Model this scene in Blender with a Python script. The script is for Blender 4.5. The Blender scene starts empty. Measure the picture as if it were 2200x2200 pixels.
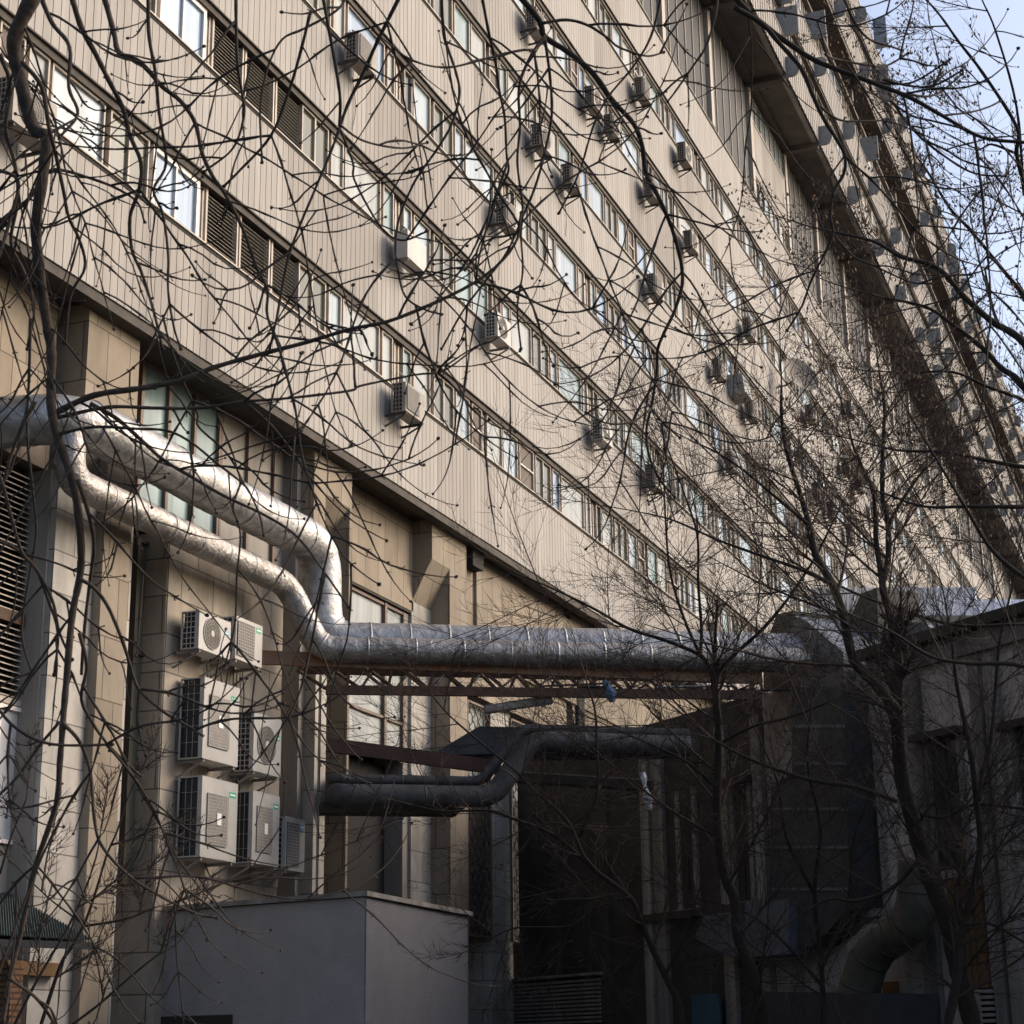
import bpy, math, random
import numpy as np
from mathutils import Matrix, Vector
random.seed(7)
S = bpy.context.scene
COL = S.collection
R = math.radians
PI = math.pi
# ------------------------------------------------------------------ camera
AZ, PITCH, ROLL, F = R(21.17), R(16.43), R(-0.762), 3922.0
CP = np.array([15.0, 0.0, 1.6])
ca, sa = math.cos(AZ), math.sin(AZ)
def _rot(v): return np.array([ca*v[0]-sa*v[1], sa*v[0]+ca*v[1], v[2]])
_f = np.array([0, math.cos(PITCH), math.sin(PITCH)]); _u = np.array([0, -math.sin(PITCH), math.cos(PITCH)]); _x = np.array([1., 0, 0])
_c, _s = math.cos(ROLL), math.sin(ROLL)
CX, CU, CW = _rot(_c*_x+_s*_u), _rot(-_s*_x+_c*_u), _rot(_f)
cam = bpy.data.cameras.new('camera'); co = bpy.data.objects.new('camera', cam); COL.objects.link(co)
co.matrix_world = Matrix([[CX[0], CU[0], -CW[0], CP[0]], [CX[1], CU[1], -CW[1], CP[1]], [CX[2], CU[2], -CW[2], CP[2]], [0, 0, 0, 1]])
cam.lens = 36*F/2200; cam.sensor_width = 36; cam.clip_end = 3000; cam.clip_start = 0.1
cam.dof.use_dof = True; cam.dof.focus_distance = 42; cam.dof.aperture_fstop = 16
S.camera = co
# ------------------------------------------------------------------ sky and sun
SUN_EL, SUN_AZ = 30.0, 54.0
w = bpy.data.worlds.new('World'); S.world = w; w.use_nodes = True
sk = w.node_tree.nodes.new('ShaderNodeTexSky'); sk.sky_type = 'NISHITA'; sk.sun_disc = False
sk.sun_elevation = R(SUN_EL); sk.sun_rotation = R(SUN_AZ); sk.air_density = 0.85; sk.dust_density = 4.2; sk.ozone_density = 0.4
w.node_tree.links.new(sk.outputs[0], w.node_tree.nodes['Background'].inputs[0])
w.node_tree.nodes['Background'].inputs[1].default_value = 0.15
sl = bpy.data.lights.new('sun', 'SUN'); sl.energy = 0.42; sl.angle = R(36); sl.color = (1.0, 0.94, 0.88)
so = bpy.data.objects.new('sun', sl); COL.objects.link(so)
sd = Vector((math.sin(R(SUN_AZ))*math.cos(R(SUN_EL)), math.cos(R(SUN_AZ))*math.cos(R(SUN_EL)), math.sin(R(SUN_EL))))
so.rotation_euler = sd.to_track_quat('Z', 'Y').to_euler(); so.location = (60, 60, 60)
S.view_settings.view_transform = 'Standard'; S.view_settings.look = 'None'; S.view_settings.gamma = 1.0
S.view_settings.exposure = 0.85

# ------------------------------------------------------------------ placing helpers (rays met with real planes)
def ray(px, py): return (px-1100)/F*CX-(py-1100)/F*CU+CW
def bx(px, py, x=0.0):
    d = ray(px, py); return CP+(x-CP[0])/d[0]*d
def by(px, py, y):
    d = ray(px, py); return CP+(y-CP[1])/d[1]*d
def bz(px, py, z):
    d = ray(px, py); return CP+(z-CP[2])/d[2]*d
def bd(px, py, t): return CP+t*ray(px, py)
def bplane(px, py, p0, n):
    d = ray(px, py); n = np.array(n, float); return CP+((np.array(p0)-CP)@n)/(d@n)*d
def proj(p):
    v = np.array(p)-CP; k = v@CW; return 1100+F*(v@CX)/k, 1100-F*(v@CU)/k, k

# ------------------------------------------------------------------ materials
MATS = {}
def mat(name, col, rough=0.8, metal=0.0, noise=0.0, nscale=4.0, col2=None, bump=0.0, bscale=30.0, spec=0.5, streak=False):
    if name in MATS: return MATS[name]
    m = bpy.data.materials.new(name); m.use_nodes = True; MATS[name] = m
    nt = m.node_tree; N = nt.nodes; L = nt.links; b = N['Principled BSDF']
    b.inputs['Roughness'].default_value = rough; b.inputs['Metallic'].default_value = metal
    b.inputs['Specular IOR Level'].default_value = spec
    b.inputs['Base Color'].default_value = (*col, 1)
    if noise or col2 or bump:
        tc = N.new('ShaderNodeTexCoord'); g = N.new('ShaderNodeNewGeometry')
        mp = N.new('ShaderNodeMapping'); L.new(g.outputs['Position'], mp.inputs[0])
        if streak: mp.inputs['Scale'].default_value = (1, 1, 0.07)
    if noise or col2:
        n = N.new('ShaderNodeTexNoise'); n.inputs['Scale'].default_value = nscale; n.inputs['Detail'].default_value = 6; n.inputs['Roughness'].default_value = 0.62
        L.new(mp.outputs[0], n.inputs['Vector'])
        cr = N.new('ShaderNodeValToRGB'); L.new(n.outputs['Fac'], cr.inputs[0])
        c2 = col2 if col2 else tuple(max(0, c*(1-noise)) for c in col)
        c1 = col if col2 else tuple(min(1, c*(1+noise*0.5)) for c in col)
        cr.color_ramp.elements[0].position = 0.34; cr.color_ramp.elements[1].position = 0.64
        cr.color_ramp.elements[0].color = (*c2, 1); cr.color_ramp.elements[1].color = (*c1, 1)
        L.new(cr.outputs[0], b.inputs['Base Color'])
    if bump:
        n2 = N.new('ShaderNodeTexNoise'); n2.inputs['Scale'].default_value = bscale; n2.inputs['Detail'].default_value = 4
        L.new(g.outputs['Position'], n2.inputs['Vector'])
        bp = N.new('ShaderNodeBump'); bp.inputs['Strength'].default_value = bump; bp.inputs['Distance'].default_value = 0.02
        L.new(n2.outputs['Fac'], bp.inputs['Height']); L.new(bp.outputs[0], b.inputs['Normal'])
    return m
def stone(name, col, col2, tw=0.9, th=0.45, mortar=0.010, stain=0.35):
    """limestone slabs with hairline joints, each slab its own tone"""
    m = bpy.data.materials.new(name); m.use_nodes = True; MATS[name] = m
    nt = m.node_tree; N = nt.nodes; L = nt.links; b = N['Principled BSDF']; b.inputs['Roughness'].default_value = 0.85
    g = N.new('ShaderNodeNewGeometry'); sp = N.new('ShaderNodeSeparateXYZ'); L.new(g.outputs['Position'], sp.inputs[0])
    ad = N.new('ShaderNodeMath'); ad.operation = 'ADD'; L.new(sp.outputs[0], ad.inputs[0]); L.new(sp.outputs[1], ad.inputs[1])
    cb = N.new('ShaderNodeCombineXYZ'); L.new(ad.outputs[0], cb.inputs[0]); L.new(sp.outputs[2], cb.inputs[1])
    br = N.new('ShaderNodeTexBrick'); L.new(cb.outputs[0], br.inputs['Vector']); br.inputs['Scale'].default_value = 1
    br.inputs['Brick Width'].default_value = tw; br.inputs['Row Height'].default_value = th; br.inputs['Mortar Size'].default_value = mortar*1.2
    br.inputs['Mortar Smooth'].default_value = 0.0; br.inputs['Bias'].default_value = 0.0
    br.inputs['Color1'].default_value = (*col, 1); br.inputs['Color2'].default_value = (*col2, 1); br.inputs['Mortar'].default_value = (col2[0]*.35, col2[1]*.35, col2[2]*.35, 1)
    n = N.new('ShaderNodeTexNoise'); n.inputs['Scale'].default_value = 1.1; n.inputs['Detail'].default_value = 8; n.inputs['Roughness'].default_value = 0.7
    mp = N.new('ShaderNodeMapping'); mp.inputs['Scale'].default_value = (1, 1, 0.45); L.new(g.outputs['Position'], mp.inputs[0]); L.new(mp.outputs[0], n.inputs['Vector'])
    mr = N.new('ShaderNodeMapRange'); mr.inputs[1].default_value = .35; mr.inputs[2].default_value = .65; mr.inputs[3].default_value = 1-stain; mr.inputs[4].default_value = 1.05
    L.new(n.outputs['Fac'], mr.inputs[0])
    mx = N.new('ShaderNodeMix'); mx.data_type = 'RGBA'; mx.blend_type = 'MULTIPLY'; mx.inputs[0].default_value = 1
    cc = N.new('ShaderNodeCombineColor'); [L.new(mr.outputs[0], cc.inputs[k]) for k in range(3)]
    L.new(br.outputs['Color'], mx.inputs[6]); L.new(cc.outputs[0], mx.inputs[7]); L.new(mx.outputs[2], b.inputs['Base Color'])
    n2 = N.new('ShaderNodeTexNoise'); n2.inputs['Scale'].default_value = 60; L.new(g.outputs['Position'], n2.inputs['Vector'])
    bp = N.new('ShaderNodeBump'); bp.inputs['Strength'].default_value = .3; bp.inputs['Distance'].default_value = .01; L.new(n2.outputs['Fac'], bp.inputs['Height']); L.new(bp.outputs[0], b.inputs['Normal'])
    return m
def foil(name, col, rough=0.47, strength=0.28):
    m = bpy.data.materials.new(name); m.use_nodes = True; MATS[name] = m
    nt = m.node_tree; N = nt.nodes; L = nt.links; b = N['Principled BSDF']
    b.inputs['Metallic'].default_value = 0.7; b.inputs['Roughness'].default_value = rough
    g = N.new('ShaderNodeNewGeometry')
    n = N.new('ShaderNodeTexNoise'); n.inputs['Scale'].default_value = 3; n.inputs['Detail'].default_value = 8; n.inputs['Distortion'].default_value = 1.5; L.new(g.outputs['Position'], n.inputs['Vector'])
    cr = N.new('ShaderNodeValToRGB'); cr.color_ramp.elements[0].position = .32; cr.color_ramp.elements[1].position = .6
    cr.color_ramp.elements[0].color = (col[0]*.62, col[1]*.60, col[2]*.58, 1); cr.color_ramp.elements[1].color = (*col, 1)
    L.new(n.outputs['Fac'], cr.inputs[0]); L.new(cr.outputs[0], b.inputs['Base Color'])
    v = N.new('ShaderNodeTexVoronoi'); v.inputs['Scale'].default_value = 3.2; v.feature = 'F1'
    n3 = N.new('ShaderNodeTexNoise'); n3.inputs['Scale'].default_value = 5; n3.inputs['Detail'].default_value = 5
    L.new(g.outputs['Position'], n3.inputs['Vector']); L.new(n3.outputs['Color'], v.inputs['Vector'])
    a = N.new('ShaderNodeMath'); a.operation = 'ADD'; L.new(v.outputs['Distance'], a.inputs[0]); L.new(n.outputs['Fac'], a.inputs[1])
    bp = N.new('ShaderNodeBump'); bp.inputs['Strength'].default_value = strength; bp.inputs['Distance'].default_value = .05; L.new(a.outputs[0], bp.inputs['Height']); L.new(bp.outputs[0], b.inputs['Normal'])
    return m
def glass(name, col, metal=0.45, rough=0.06):
    m = mat(name, col, rough, metal, spec=0.3, noise=0.36, nscale=2.6, streak=True); return m
M_CLAD = mat('ribbed_cladding', (.320, .298, .275), .75, noise=.20, nscale=2.6, streak=True, bump=.15, bscale=80)
M_CLADD = mat('ribbed_cladding_worn', (.285, .262, .24), .8, noise=.28, nscale=1.3, streak=True)
M_GROOVE = mat('cladding_groove', (.14, .115, .095), .9)
M_BROWN = mat('weathered_flashing', (.046, .036, .028), .8, noise=.5, nscale=3)
M_DARK = mat('dark_void_and_shade', (.018, .016, .015), .9)  # near-black for voids, also for painted sill shadow and recess shade
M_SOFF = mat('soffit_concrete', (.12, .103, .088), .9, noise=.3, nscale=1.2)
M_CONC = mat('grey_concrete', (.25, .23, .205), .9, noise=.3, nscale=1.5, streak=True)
M_STU = stone('tan_stone_slabs', (.30, .25, .19), (.235, .19, .14), .62, .95, .008, .3)
M_STL = stone('pale_stone_slabs', (.46, .43, .39), (.365, .34, .30), 1.0, .62, .008, .45)
M_FRAME = mat('beige_window_frame', (.40, .345, .285), .6, noise=.2)
M_WFR = mat('white_window_frame', (.66, .62, .58), .5)
M_RFR = mat('brown_window_frame', (.13, .085, .06), .6)
G_SKY = glass('pale_blue_glass', (.30, .36, .40), .04, .2)
G_PALE = glass('curtained_glass', (.29, .31, .305), .0, .35)
G_TEAL = glass('teal_glass', (.19, .26, .26), .04, .2)
G_OLIVE = glass('olive_glass', (.10, .10, .075), .03)
G_BROWN = mat('brown_mesh_and_shaded_pane', (.085, .062, .050), .7)
G_BLUE = glass('blue_glass', (.24, .32, .43), .10, .14)
G_DARK = glass('dark_glass', (.035, .04, .04), .1)
M_LOUV = mat('brown_louvre', (.028, .019, .013), .7, noise=.3)
M_GREY = mat('grey_panel', (.052, .053, .057), .8, noise=.12)
M_FIN = mat('pale_fin', (.40, .35, .30), .7)
M_DIV = mat('grey_divider', (.27, .275, .275), .8, noise=.15)
M_ACW = mat('ac_white_paint', (.40, .385, .36), .5, noise=.14, nscale=2)
M_ACD = mat('ac_dusty_paint', (.27, .24, .21), .6, noise=.25, nscale=3)
M_ACG = mat('ac_grille', (.13, .12, .11), .6)
M_COIL = mat('ac_coil', (.012, .017, .026), .5)
M_GREEN = mat('green_sticker', (.02, .33, .20), .5)
M_BLUE = mat('blue_sticker', (.12, .38, .52), .5)
M_WHITE = mat('white_sticker', (.75, .75, .72), .5)
M_RUST = mat('rusty_steel', (.105, .052, .03), .9, col2=(.05, .036, .028), nscale=7)
M_RUSTL = mat('rusted_pale_steel', (.22, .15, .11), .85, col2=(.23, .095, .035), nscale=4)
M_REDST = mat('dark_red_steel', (.055, .022, .018), .8, noise=.3)
M_STEEL = mat('dark_steel', (.05, .046, .042), .7, noise=.3)
M_FOIL = foil('foil_insulation', (.40, .40, .405))
M_FOILW = foil('warm_foil_insulation', (.33, .315, .305), .5, .42)
M_DPIPE = mat('dark_grey_pipe', (.042, .043, .047), .72, noise=.5, nscale=5)
M_SHEET = mat('sheet_metal', (.14, .155, .18), .5, metal=.4, noise=.2, nscale=2)
M_SHEETD = mat('dark_duct_metal', (.050, .052, .058), .6, metal=.2, noise=.25, nscale=2)
M_SHEETG = mat('weathered_duct_metal', (.08, .075, .06), .75, noise=.3, nscale=3)
M_ROOF = mat('zinc_roof', (.32, .36, .42), .35, metal=.7, noise=.15, nscale=2)
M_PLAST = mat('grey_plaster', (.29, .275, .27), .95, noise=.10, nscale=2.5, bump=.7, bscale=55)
M_PLAST2 = mat('grey_plaster_lit_side', (.15, .15, .165), .95, noise=.10, nscale=2.5, bump=.7, bscale=55)  # same plaster, colour darkened on the sunlit side wall to balance its light
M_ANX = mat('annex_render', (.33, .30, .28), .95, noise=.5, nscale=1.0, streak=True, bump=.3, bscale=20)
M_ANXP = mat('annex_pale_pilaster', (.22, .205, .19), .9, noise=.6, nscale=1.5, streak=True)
M_ANXD = mat('shaded_render', (.040, .036, .033), .95, noise=.4, nscale=1.0)  # near-black: courtyard and recess shade put into the render's colour
M_OCH = mat('ochre_board', (.135, .075, .028), .9, noise=.3, nscale=4)
M_BLUED = mat('blue_board', (.035, .085, .13), .8, noise=.2)
M_TRIM = mat('dark_trim', (.03, .025, .02), .9)
M_BARK = mat('dark_bark', (.022, .015, .011), .95, noise=.5, nscale=18)
M_BARKG = mat('grey_green_bark', (.050, .037, .028), .95, noise=.55, nscale=14, bump=.4, bscale=40)
M_TWIG = mat('twig_bark', (.022, .015, .011), .9)
M_TWIGR = mat('reddish_twig_bark', (.030, .018, .013), .9)
M_SEED = mat('dry_seed', (.16, .10, .06), .9)
M_GRN = mat('green_corrugated_roof', (.045, .062, .055), .7, noise=.3, nscale=4)
M_BAG = mat('blue_plastic', (.06, .11, .19), .8)
M_RAG = mat('white_plastic', (.42, .43, .45), .6)
M_ASPH = mat('asphalt', (.05, .05, .05), .95, noise=.3)
M_STM = stone('warm_stone_slabs', (.375, .325, .265), (.31, .265, .21), 1.0, .62, .010, .5)
M_BRICK = stone('orange_brick', (.24, .12, .06), (.19, .09, .045), .25, .075, .012, .3)

# ------------------------------------------------------------------ mesh builder
class MB:
    def __init__(s): s.v = []; s.f = []; s.m = []; s.mats = []
    def mi(s, m):
        if m not in s.mats: s.mats.append(m)
        return s.mats.index(m)
    def poly(s, pts, m):
        k = len(s.v); s.v += [tuple(float(c) for c in p) for p in pts]; s.f.append(tuple(range(k, k+len(pts)))); s.m.append(s.mi(m))
    def hexa(s, P, m):
        """P: 8 points, 0-3 bottom ring ccw, 4-7 top ring"""
        k = len(s.v); s.v += [tuple(float(c) for c in p) for p in P]; i = s.mi(m)
        for f in ((3, 2, 1, 0), (4, 5, 6, 7), (0, 1, 5, 4), (1, 2, 6, 5), (2, 3, 7, 6), (3, 0, 4, 7)):
            s.f.append(tuple(k+q for q in f)); s.m.append(i)
    def box(s, x0, x1, y0, y1, z0, z1, m):
        s.hexa([(x0, y0, z0), (x1, y0, z0), (x1, y1, z0), (x0, y1, z0), (x0, y0, z1), (x1, y0, z1), (x1, y1, z1), (x0, y1, z1)], m)
    def obox(s, o, a, b, c, m):
        """box from corner o with edge vectors a, b, c"""
        o, a, b, c = map(lambda q: np.array(q, float), (o, a, b, c))
        s.hexa([o, o+a, o+a+b, o+b, o+c, o+a+c, o+a+b+c, o+b+c], m)
    def prism(s, pts, d, m):
        """extrude the closed polygon pts by vector d"""
        pts = [np.array(p, float) for p in pts]; d = np.array(d, float); n = len(pts); k = len(s.v); i = s.mi(m)
        s.v += [tuple(p) for p in pts]+[tuple(p+d) for p in pts]
        s.f.append(tuple(range(k, k+n))[::-1]); s.f.append(tuple(range(k+n, k+2*n))); s.m += [i, i]
        for q in range(n): s.f.append((k+q, k+(q+1) % n, k+n+(q+1) % n, k+n+q)); s.m.append(i)
    def bar(s, p, q, w, h, m, up=(0, 0, 1)):
        p = np.array(p, float); q = np.array(q, float); d = q-p; L = np.linalg.norm(d); d /= L
        up = np.array(up, float); sx = np.cross(d, up); 
        if np.linalg.norm(sx) < 1e-4: sx = np.array([1., 0, 0])
        sx /= np.linalg.norm(sx); uz = np.cross(sx, d)
        s.obox(p-sx*w/2-uz*h/2, sx*w, d*L, uz*h, m)
    def tube(s, pts, rad, n, m, cap=True):
        pts = [np.array(p, float) for p in pts]
        if not hasattr(rad, '__len__'): rad = [rad]*len(pts)
        i = s.mi(m); k0 = len(s.v); ref = np.array([.31, .2, .93]); t0 = pts[1]-pts[0]; t0 = t0/(np.linalg.norm(t0)+1e-9)
        a = np.cross(t0, ref); a /= np.linalg.norm(a)+1e-9
        for j, p in enumerate(pts):
            t = pts[min(j+1, len(pts)-1)]-pts[max(j-1, 0)]; t = t/(np.linalg.norm(t)+1e-9)
            a = a-t*(a@t); a /= np.linalg.norm(a)+1e-9; b = np.cross(t, a)
            for q in range(n):
                th = 2*PI*q/n; s.v.append(tuple(p+rad[j]*(math.cos(th)*a+math.sin(th)*b)))
        for j in range(len(pts)-1):
            for q in range(n):
                A = k0+j*n+q; B = k0+j*n+(q+1) % n; s.f.append((A, B, B+n, A+n)); s.m.append(i)
        if cap:
            s.f.append(tuple(range(k0, k0+n))[::-1]); s.f.append(tuple(range(k0+(len(pts)-1)*n, k0+len(pts)*n))); s.m += [i, i]
    def disc(s, c, nrm, r, n, m, th=.01):
        nrm = np.array(nrm, float); c = np.array(c, float); s.tube([c, c+nrm*th], r, n, m)
    def ring(s, c, r0, rt, n, m, ax='x'):
        pts = []
        for q in range(n+1):
            t = 2*PI*q/n; pts.append((c[0], c[1]+r0*math.cos(t), c[2]+r0*math.sin(t)))
        s.tube(pts, rt, 4, m, cap=False)
    def build(s, name, parent=None, smooth=False, origin=None):
        me = bpy.data.meshes.new(name)
        o3 = np.zeros(3) if origin is None else np.array(origin, float)
        v = np.array(s.v, float)-o3
        me.from_pydata([tuple(p) for p in v], [], s.f)
        for mt in s.mats: me.materials.append(mt)
        me.polygons.foreach_set('material_index', s.m)
        if smooth: me.polygons.foreach_set('use_smooth', [True]*len(s.f))
        me.update()
        o = bpy.data.objects.new(name, me); COL.objects.link(o)
        if parent is not None: o.parent = parent
        if origin is not None and parent is None: o.location = tuple(o3)
        return o
def tag(o, label=None, cat=None, group=None, kind=None):
    if label: o['label'] = label
    if cat: o['category'] = cat
    if group: o['group'] = group
    if kind: o['kind'] = kind
    return o
def thing(name, label, cat, loc=(0, 0, 0), rz=0.0, group=None):
    o = bpy.data.objects.new(name, None); COL.objects.link(o); o.location = tuple(float(c) for c in loc); o.rotation_euler = (0, 0, rz)
    o.empty_display_size = .3
    return tag(o, label, cat, group)
def copy_tree(o, parent=None):
    c = o.copy(); COL.objects.link(c); c.parent = parent
    for ch in o.children: copy_tree(ch, c)
    return c

# ------------------------------------------------------------------ ground
g = MB(); g.poly([(-300, -60, 0), (400, -60, 0), (400, 900, 0), (-300, 900, 0)], M_ASPH); tag(g.build('ground'), 'dark asphalt courtyard ground', 'ground', kind='structure')

# =================================================================== TOWER
T = thing('office_tower', 'long beige ribbed-panel tower block with ribbon windows, rising behind the pipes and trees', 'building', (0, 18, 0))
TO = np.array([0, 18.0, 0])
def tb(m, name, parent=T, smooth=False):
    """build a tower part; vertices are world, tower base sits at y=18"""
    o = m.build(name, parent, smooth, origin=TO) if parent is T else m.build(name, parent, smooth, origin=TO)
    return o
Y0, Y1 = 12.0, 250.0
HF = 3.309
SILL = [14.757+HF*k for k in range(6)]     # window sill level, rows 1..6
WH = 1.12
ZB = 12.70
def ribbed(mb, x, y0, y1, z0, z1, pitch=.205, gw=.016, gd=.028, m=None):
    m0 = m or M_CLAD; y = y0; rb = random.Random(int(z0*10)); run = 0; m = m0
    while y < y1:
        run -= 1
        if run < 0: run = rb.randint(3, 22); m = M_CLADD if rb.random() < .3 else m0
        ye = min(y+pitch-gw, y1)
        mb.poly([(x, y, z0), (x, ye, z0), (x, ye, z1), (x, y, z1)], m)
        mb.poly([(x-gd, ye, z0), (x-gd, ye+gw, z0), (x-gd, ye+gw, z1), (x-gd, ye, z1)], M_GROOVE)
        mb.poly([(x, ye, z0), (x-gd, ye, z0), (x-gd, ye, z1), (x, ye, z1)], M_GROOVE)
        mb.poly([(x-gd, ye+gw, z0), (x, ye+gw, z0), (x, ye+gw, z1), (x-gd, ye+gw, z1)], m)
        y += pitch
    # top lip and bottom closure
    mb.box(x-.30, x-gd-.002, y0, y1, z0+.002, z1-.002, m)
spz = [(ZB, SILL[0])]+[(SILL[k]+WH+.16, SILL[k+1]) for k in range(5)]+[(SILL[5]+WH+.16, 34.62)]
for z0, z1 in spz:
    mb = MB(); ribbed(mb, 0, Y0, Y1, z0, z1-.07); tb(mb, 'spandrel_panel')
    mb = MB(); mb.box(-.22, .04, Y0, Y1, z1-.04, z1-.01, M_FRAME); mb.box(-.2, .012, Y0, Y1, z1-.095, z1-.042, M_DARK); tb(mb, 'sill_flashing_and_shadow')  # dark strip below the sill is its shadow, painted as a box
    if z0 > ZB:
        mb = MB(); mb.box(-.24, -.035, Y0, Y1, z0-.16, z0-.002, M_BROWN); mb.box(-.05, .012, Y0, Y1, z0-.03, z0-.001, M_BROWN); tb(mb, 'lintel_flashing')
mb = MB(); mb.box(-.3, -.03, Y0, Y1, ZB-.17, ZB-.003, M_BROWN); mb.box(-1.6, -.302, Y0, Y1, ZB-.06, ZB-.005, M_BROWN); tb(mb, 'base_fascia')
mb = MB(); mb.box(-14, -.5, Y0, Y1, ZB+.02, 55, M_DARK); mb.box(-14, -1.55, Y0, Y1, 0, ZB+.0, M_DARK); tb(mb, 'core_wall')

def pane_unit(mb_f, mb_g, y0, y1, z0, z1, gm, fm, x=-.13, split=1, cross=False, fw=.038):
    """frame of one window and its glass"""
    mb_f.box(x-.04, x+.05, y0, y1, z0, z0+fw, fm); mb_f.box(x-.04, x+.05, y0, y1, z1-fw, z1, fm)
    mb_f.box(x-.04, x+.05, y0, y0+fw, z0+fw+.001, z1-fw-.001, fm); mb_f.box(x-.04, x+.05, y1-fw, y1, z0+fw+.001, z1-fw-.001, fm)
    for k in range(1, split):
        yy = y0+(y1-y0)*k/split; mb_f.box(x-.035, x+.045, yy-.025, yy+.025, z0+fw+.001, z1-fw-.001, fm)
    if cross: mb_f.box(x-.03, x+.05, y0+fw+.001, y1-fw-.001, (z0+z1)/2-.015, (z0+z1)/2+.015, M_WFR)
    mb_g.poly([(x, y0+fw*.6, z0+fw*.6), (x, y1-fw*.6, z0+fw*.6), (x, y1-fw*.6, z1-fw*.6), (x, y0+fw*.6, z1-fw*.6)], gm)
GL = [G_SKY, G_SKY, G_PALE, G_BLUE, G_TEAL, G_DARK]
def bay_units(kind, rnd):
    """list of (width, gap, type)"""
    gl = lambda: rnd.choice([G_SKY, G_SKY, G_SKY, G_PALE, G_PALE, G_TEAL, G_BLUE])
    o = [(1.12, .12, 'olive')]
    if kind == 1: o += [(.55, .07, gl()), (1.67, .13, gl()), (.52, .5, gl()), (.42, .12, gl()), (.88, .13, gl())]
    elif kind == 2: o += [(.79, .15, gl()), (.60, .30, 'brown'), (.97, .06, gl()), (.95, .13, gl()), (.98, .10, 'brown')]
    elif kind == 3: o += [(.52, .12, gl()), (1.79, .14, gl()), (.38, .5, gl()), (.42, .07, 'dark'), (.93, .10, gl())]
    elif kind == 4: o += [(1.46, .30, 'pvc'), (1.04, .12, 'louv'), (1.04, .12, 'louv'), (1.02, .06, 'louv')]
    elif kind == 5: o += [(.95, .08, gl()), (.95, .25, gl()), (.60, .10, 'brown'), (.5, .07, gl()), (1.40, .1, gl())]
    return o
units = []
rr = random.Random(3)
for row in range(6):
    for b in range(-1, 37):
        ys = 21.74+6.29*b
        kd = {(0, 0): 4, (1, 0): 4, (0, 1): 1, (0, 2): 2, (0, 3): 3, (1, 1): 1, (1, 2): 5, (1, 3): 3, (0, -1): 5, (1, -1): 2}.get((row, b)) or rr.choice([1, 2, 3, 5, 1, 3])
        y = ys
        for wd, gap, ty in bay_units(kd, rr):
            units.append((row, y, y+wd, ty, gap)); y += wd+gap
def add_unit(mf, mg, u):
    row, y0, y1, ty, gap = u; z0 = SILL[row]+.0; z1 = z0+WH
    if ty == 'olive': pane_unit(mf, mg, y0, y1, z0, z1, G_OLIVE, M_FRAME, split=2)
    elif ty == 'brown': pane_unit(mf, mg, y0, y1, z0, z1, G_BROWN, M_FRAME, cross=True)
    elif ty == 'dark': pane_unit(mf, mg, y0, y1, z0, z1, G_DARK, M_FRAME)
    elif ty == 'pvc': pane_unit(mf, mg, y0, y1, z0, z1, G_BLUE, M_WFR, split=2, fw=.09)
    elif ty == 'louv':
        n = 15
        for k in range(n):
            z = z0+.02+(WH-.04)*k/n
            mg.poly([(-.13, y0+.02, z), (-.13, y1-.02, z), (-.19, y1-.02, z+.062), (-.19, y0+.02, z+.062)], M_LOUV)
            mg.poly([(-.13, y0+.02, z), (-.13, y1-.02, z), (-.13, y1-.02, z+.006), (-.13, y0+.02, z+.006)], M_FRAME)
        mf.box(-.25, -.2, y0, y1, z0, z1, M_DARK); mf.box(-.21, -.11, y0-.04, y0+.018, z0, z1, M_FRAME); mf.box(-.21, -.11, y1-.018, y1+.03, z0, z1, M_FRAME)
    else: pane_unit(mf, mg, y0, y1, z0, z1, ty, M_FRAME)
def size_of(u):
    a = proj((0, u[1], SILL[u[0]])); b = proj((0, u[2], SILL[u[0]]+WH))
    if not (-20 < (a[0]+b[0])/2 < 2220 and -20 < (a[1]+b[1])/2 < 2220): return -1
    return (b[0]-a[0])*(F*WH/a[2])
units.sort(key=lambda u: -size_of(u))
# window band backing: mullion board so gaps between windows read as frame timber
for k in range(6):
    mb = MB(); mb.box(-.34, -.245 if False else -.26, Y0, Y1, SILL[k]-.05, SILL[k]+WH+.2, M_FRAME); tb(mb, 'window_backing')
for u in units[:99]:
    mf, mg = MB(), MB(); add_unit(mf, mg, u)
    nm = 'louvre_panel' if u[3] == 'louv' else 'window'
    o = tb(mf, nm); q = mg.build('louvre_slats' if u[3] == 'louv' else 'pane', o, origin=TO)
    y1 = u[2]; 
mf, mg = MB(), MB()
for u in units[99:]:
    if size_of(u) > 0 or u[1] < 24 or u[0] >= 4 or rr.random() < .9: add_unit(mf, mf, u)
# mullion posts filling the gaps between windows
o = tb(mf, 'window'); tag(o, kind='stuff')
mf = MB()
for u in units:
    row, y0, y1, ty, gap = u; z0 = SILL[row]
    if ty == 'louv': continue
    if gap > .2:
        n = int(gap/.09)
        for k in range(n): mf.box(-.2, -.145-.02*(k % 2), y1+.01+k*.09, y1+.01+k*.09+.07, z0, z0+WH, M_FRAME if k % 3 else M_RFR)
    else: mf.box(-.2, -.15, y1, y1+gap, z0, z0+WH, M_FRAME)
tag(tb(mf, 'mullion'), kind='stuff')

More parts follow.
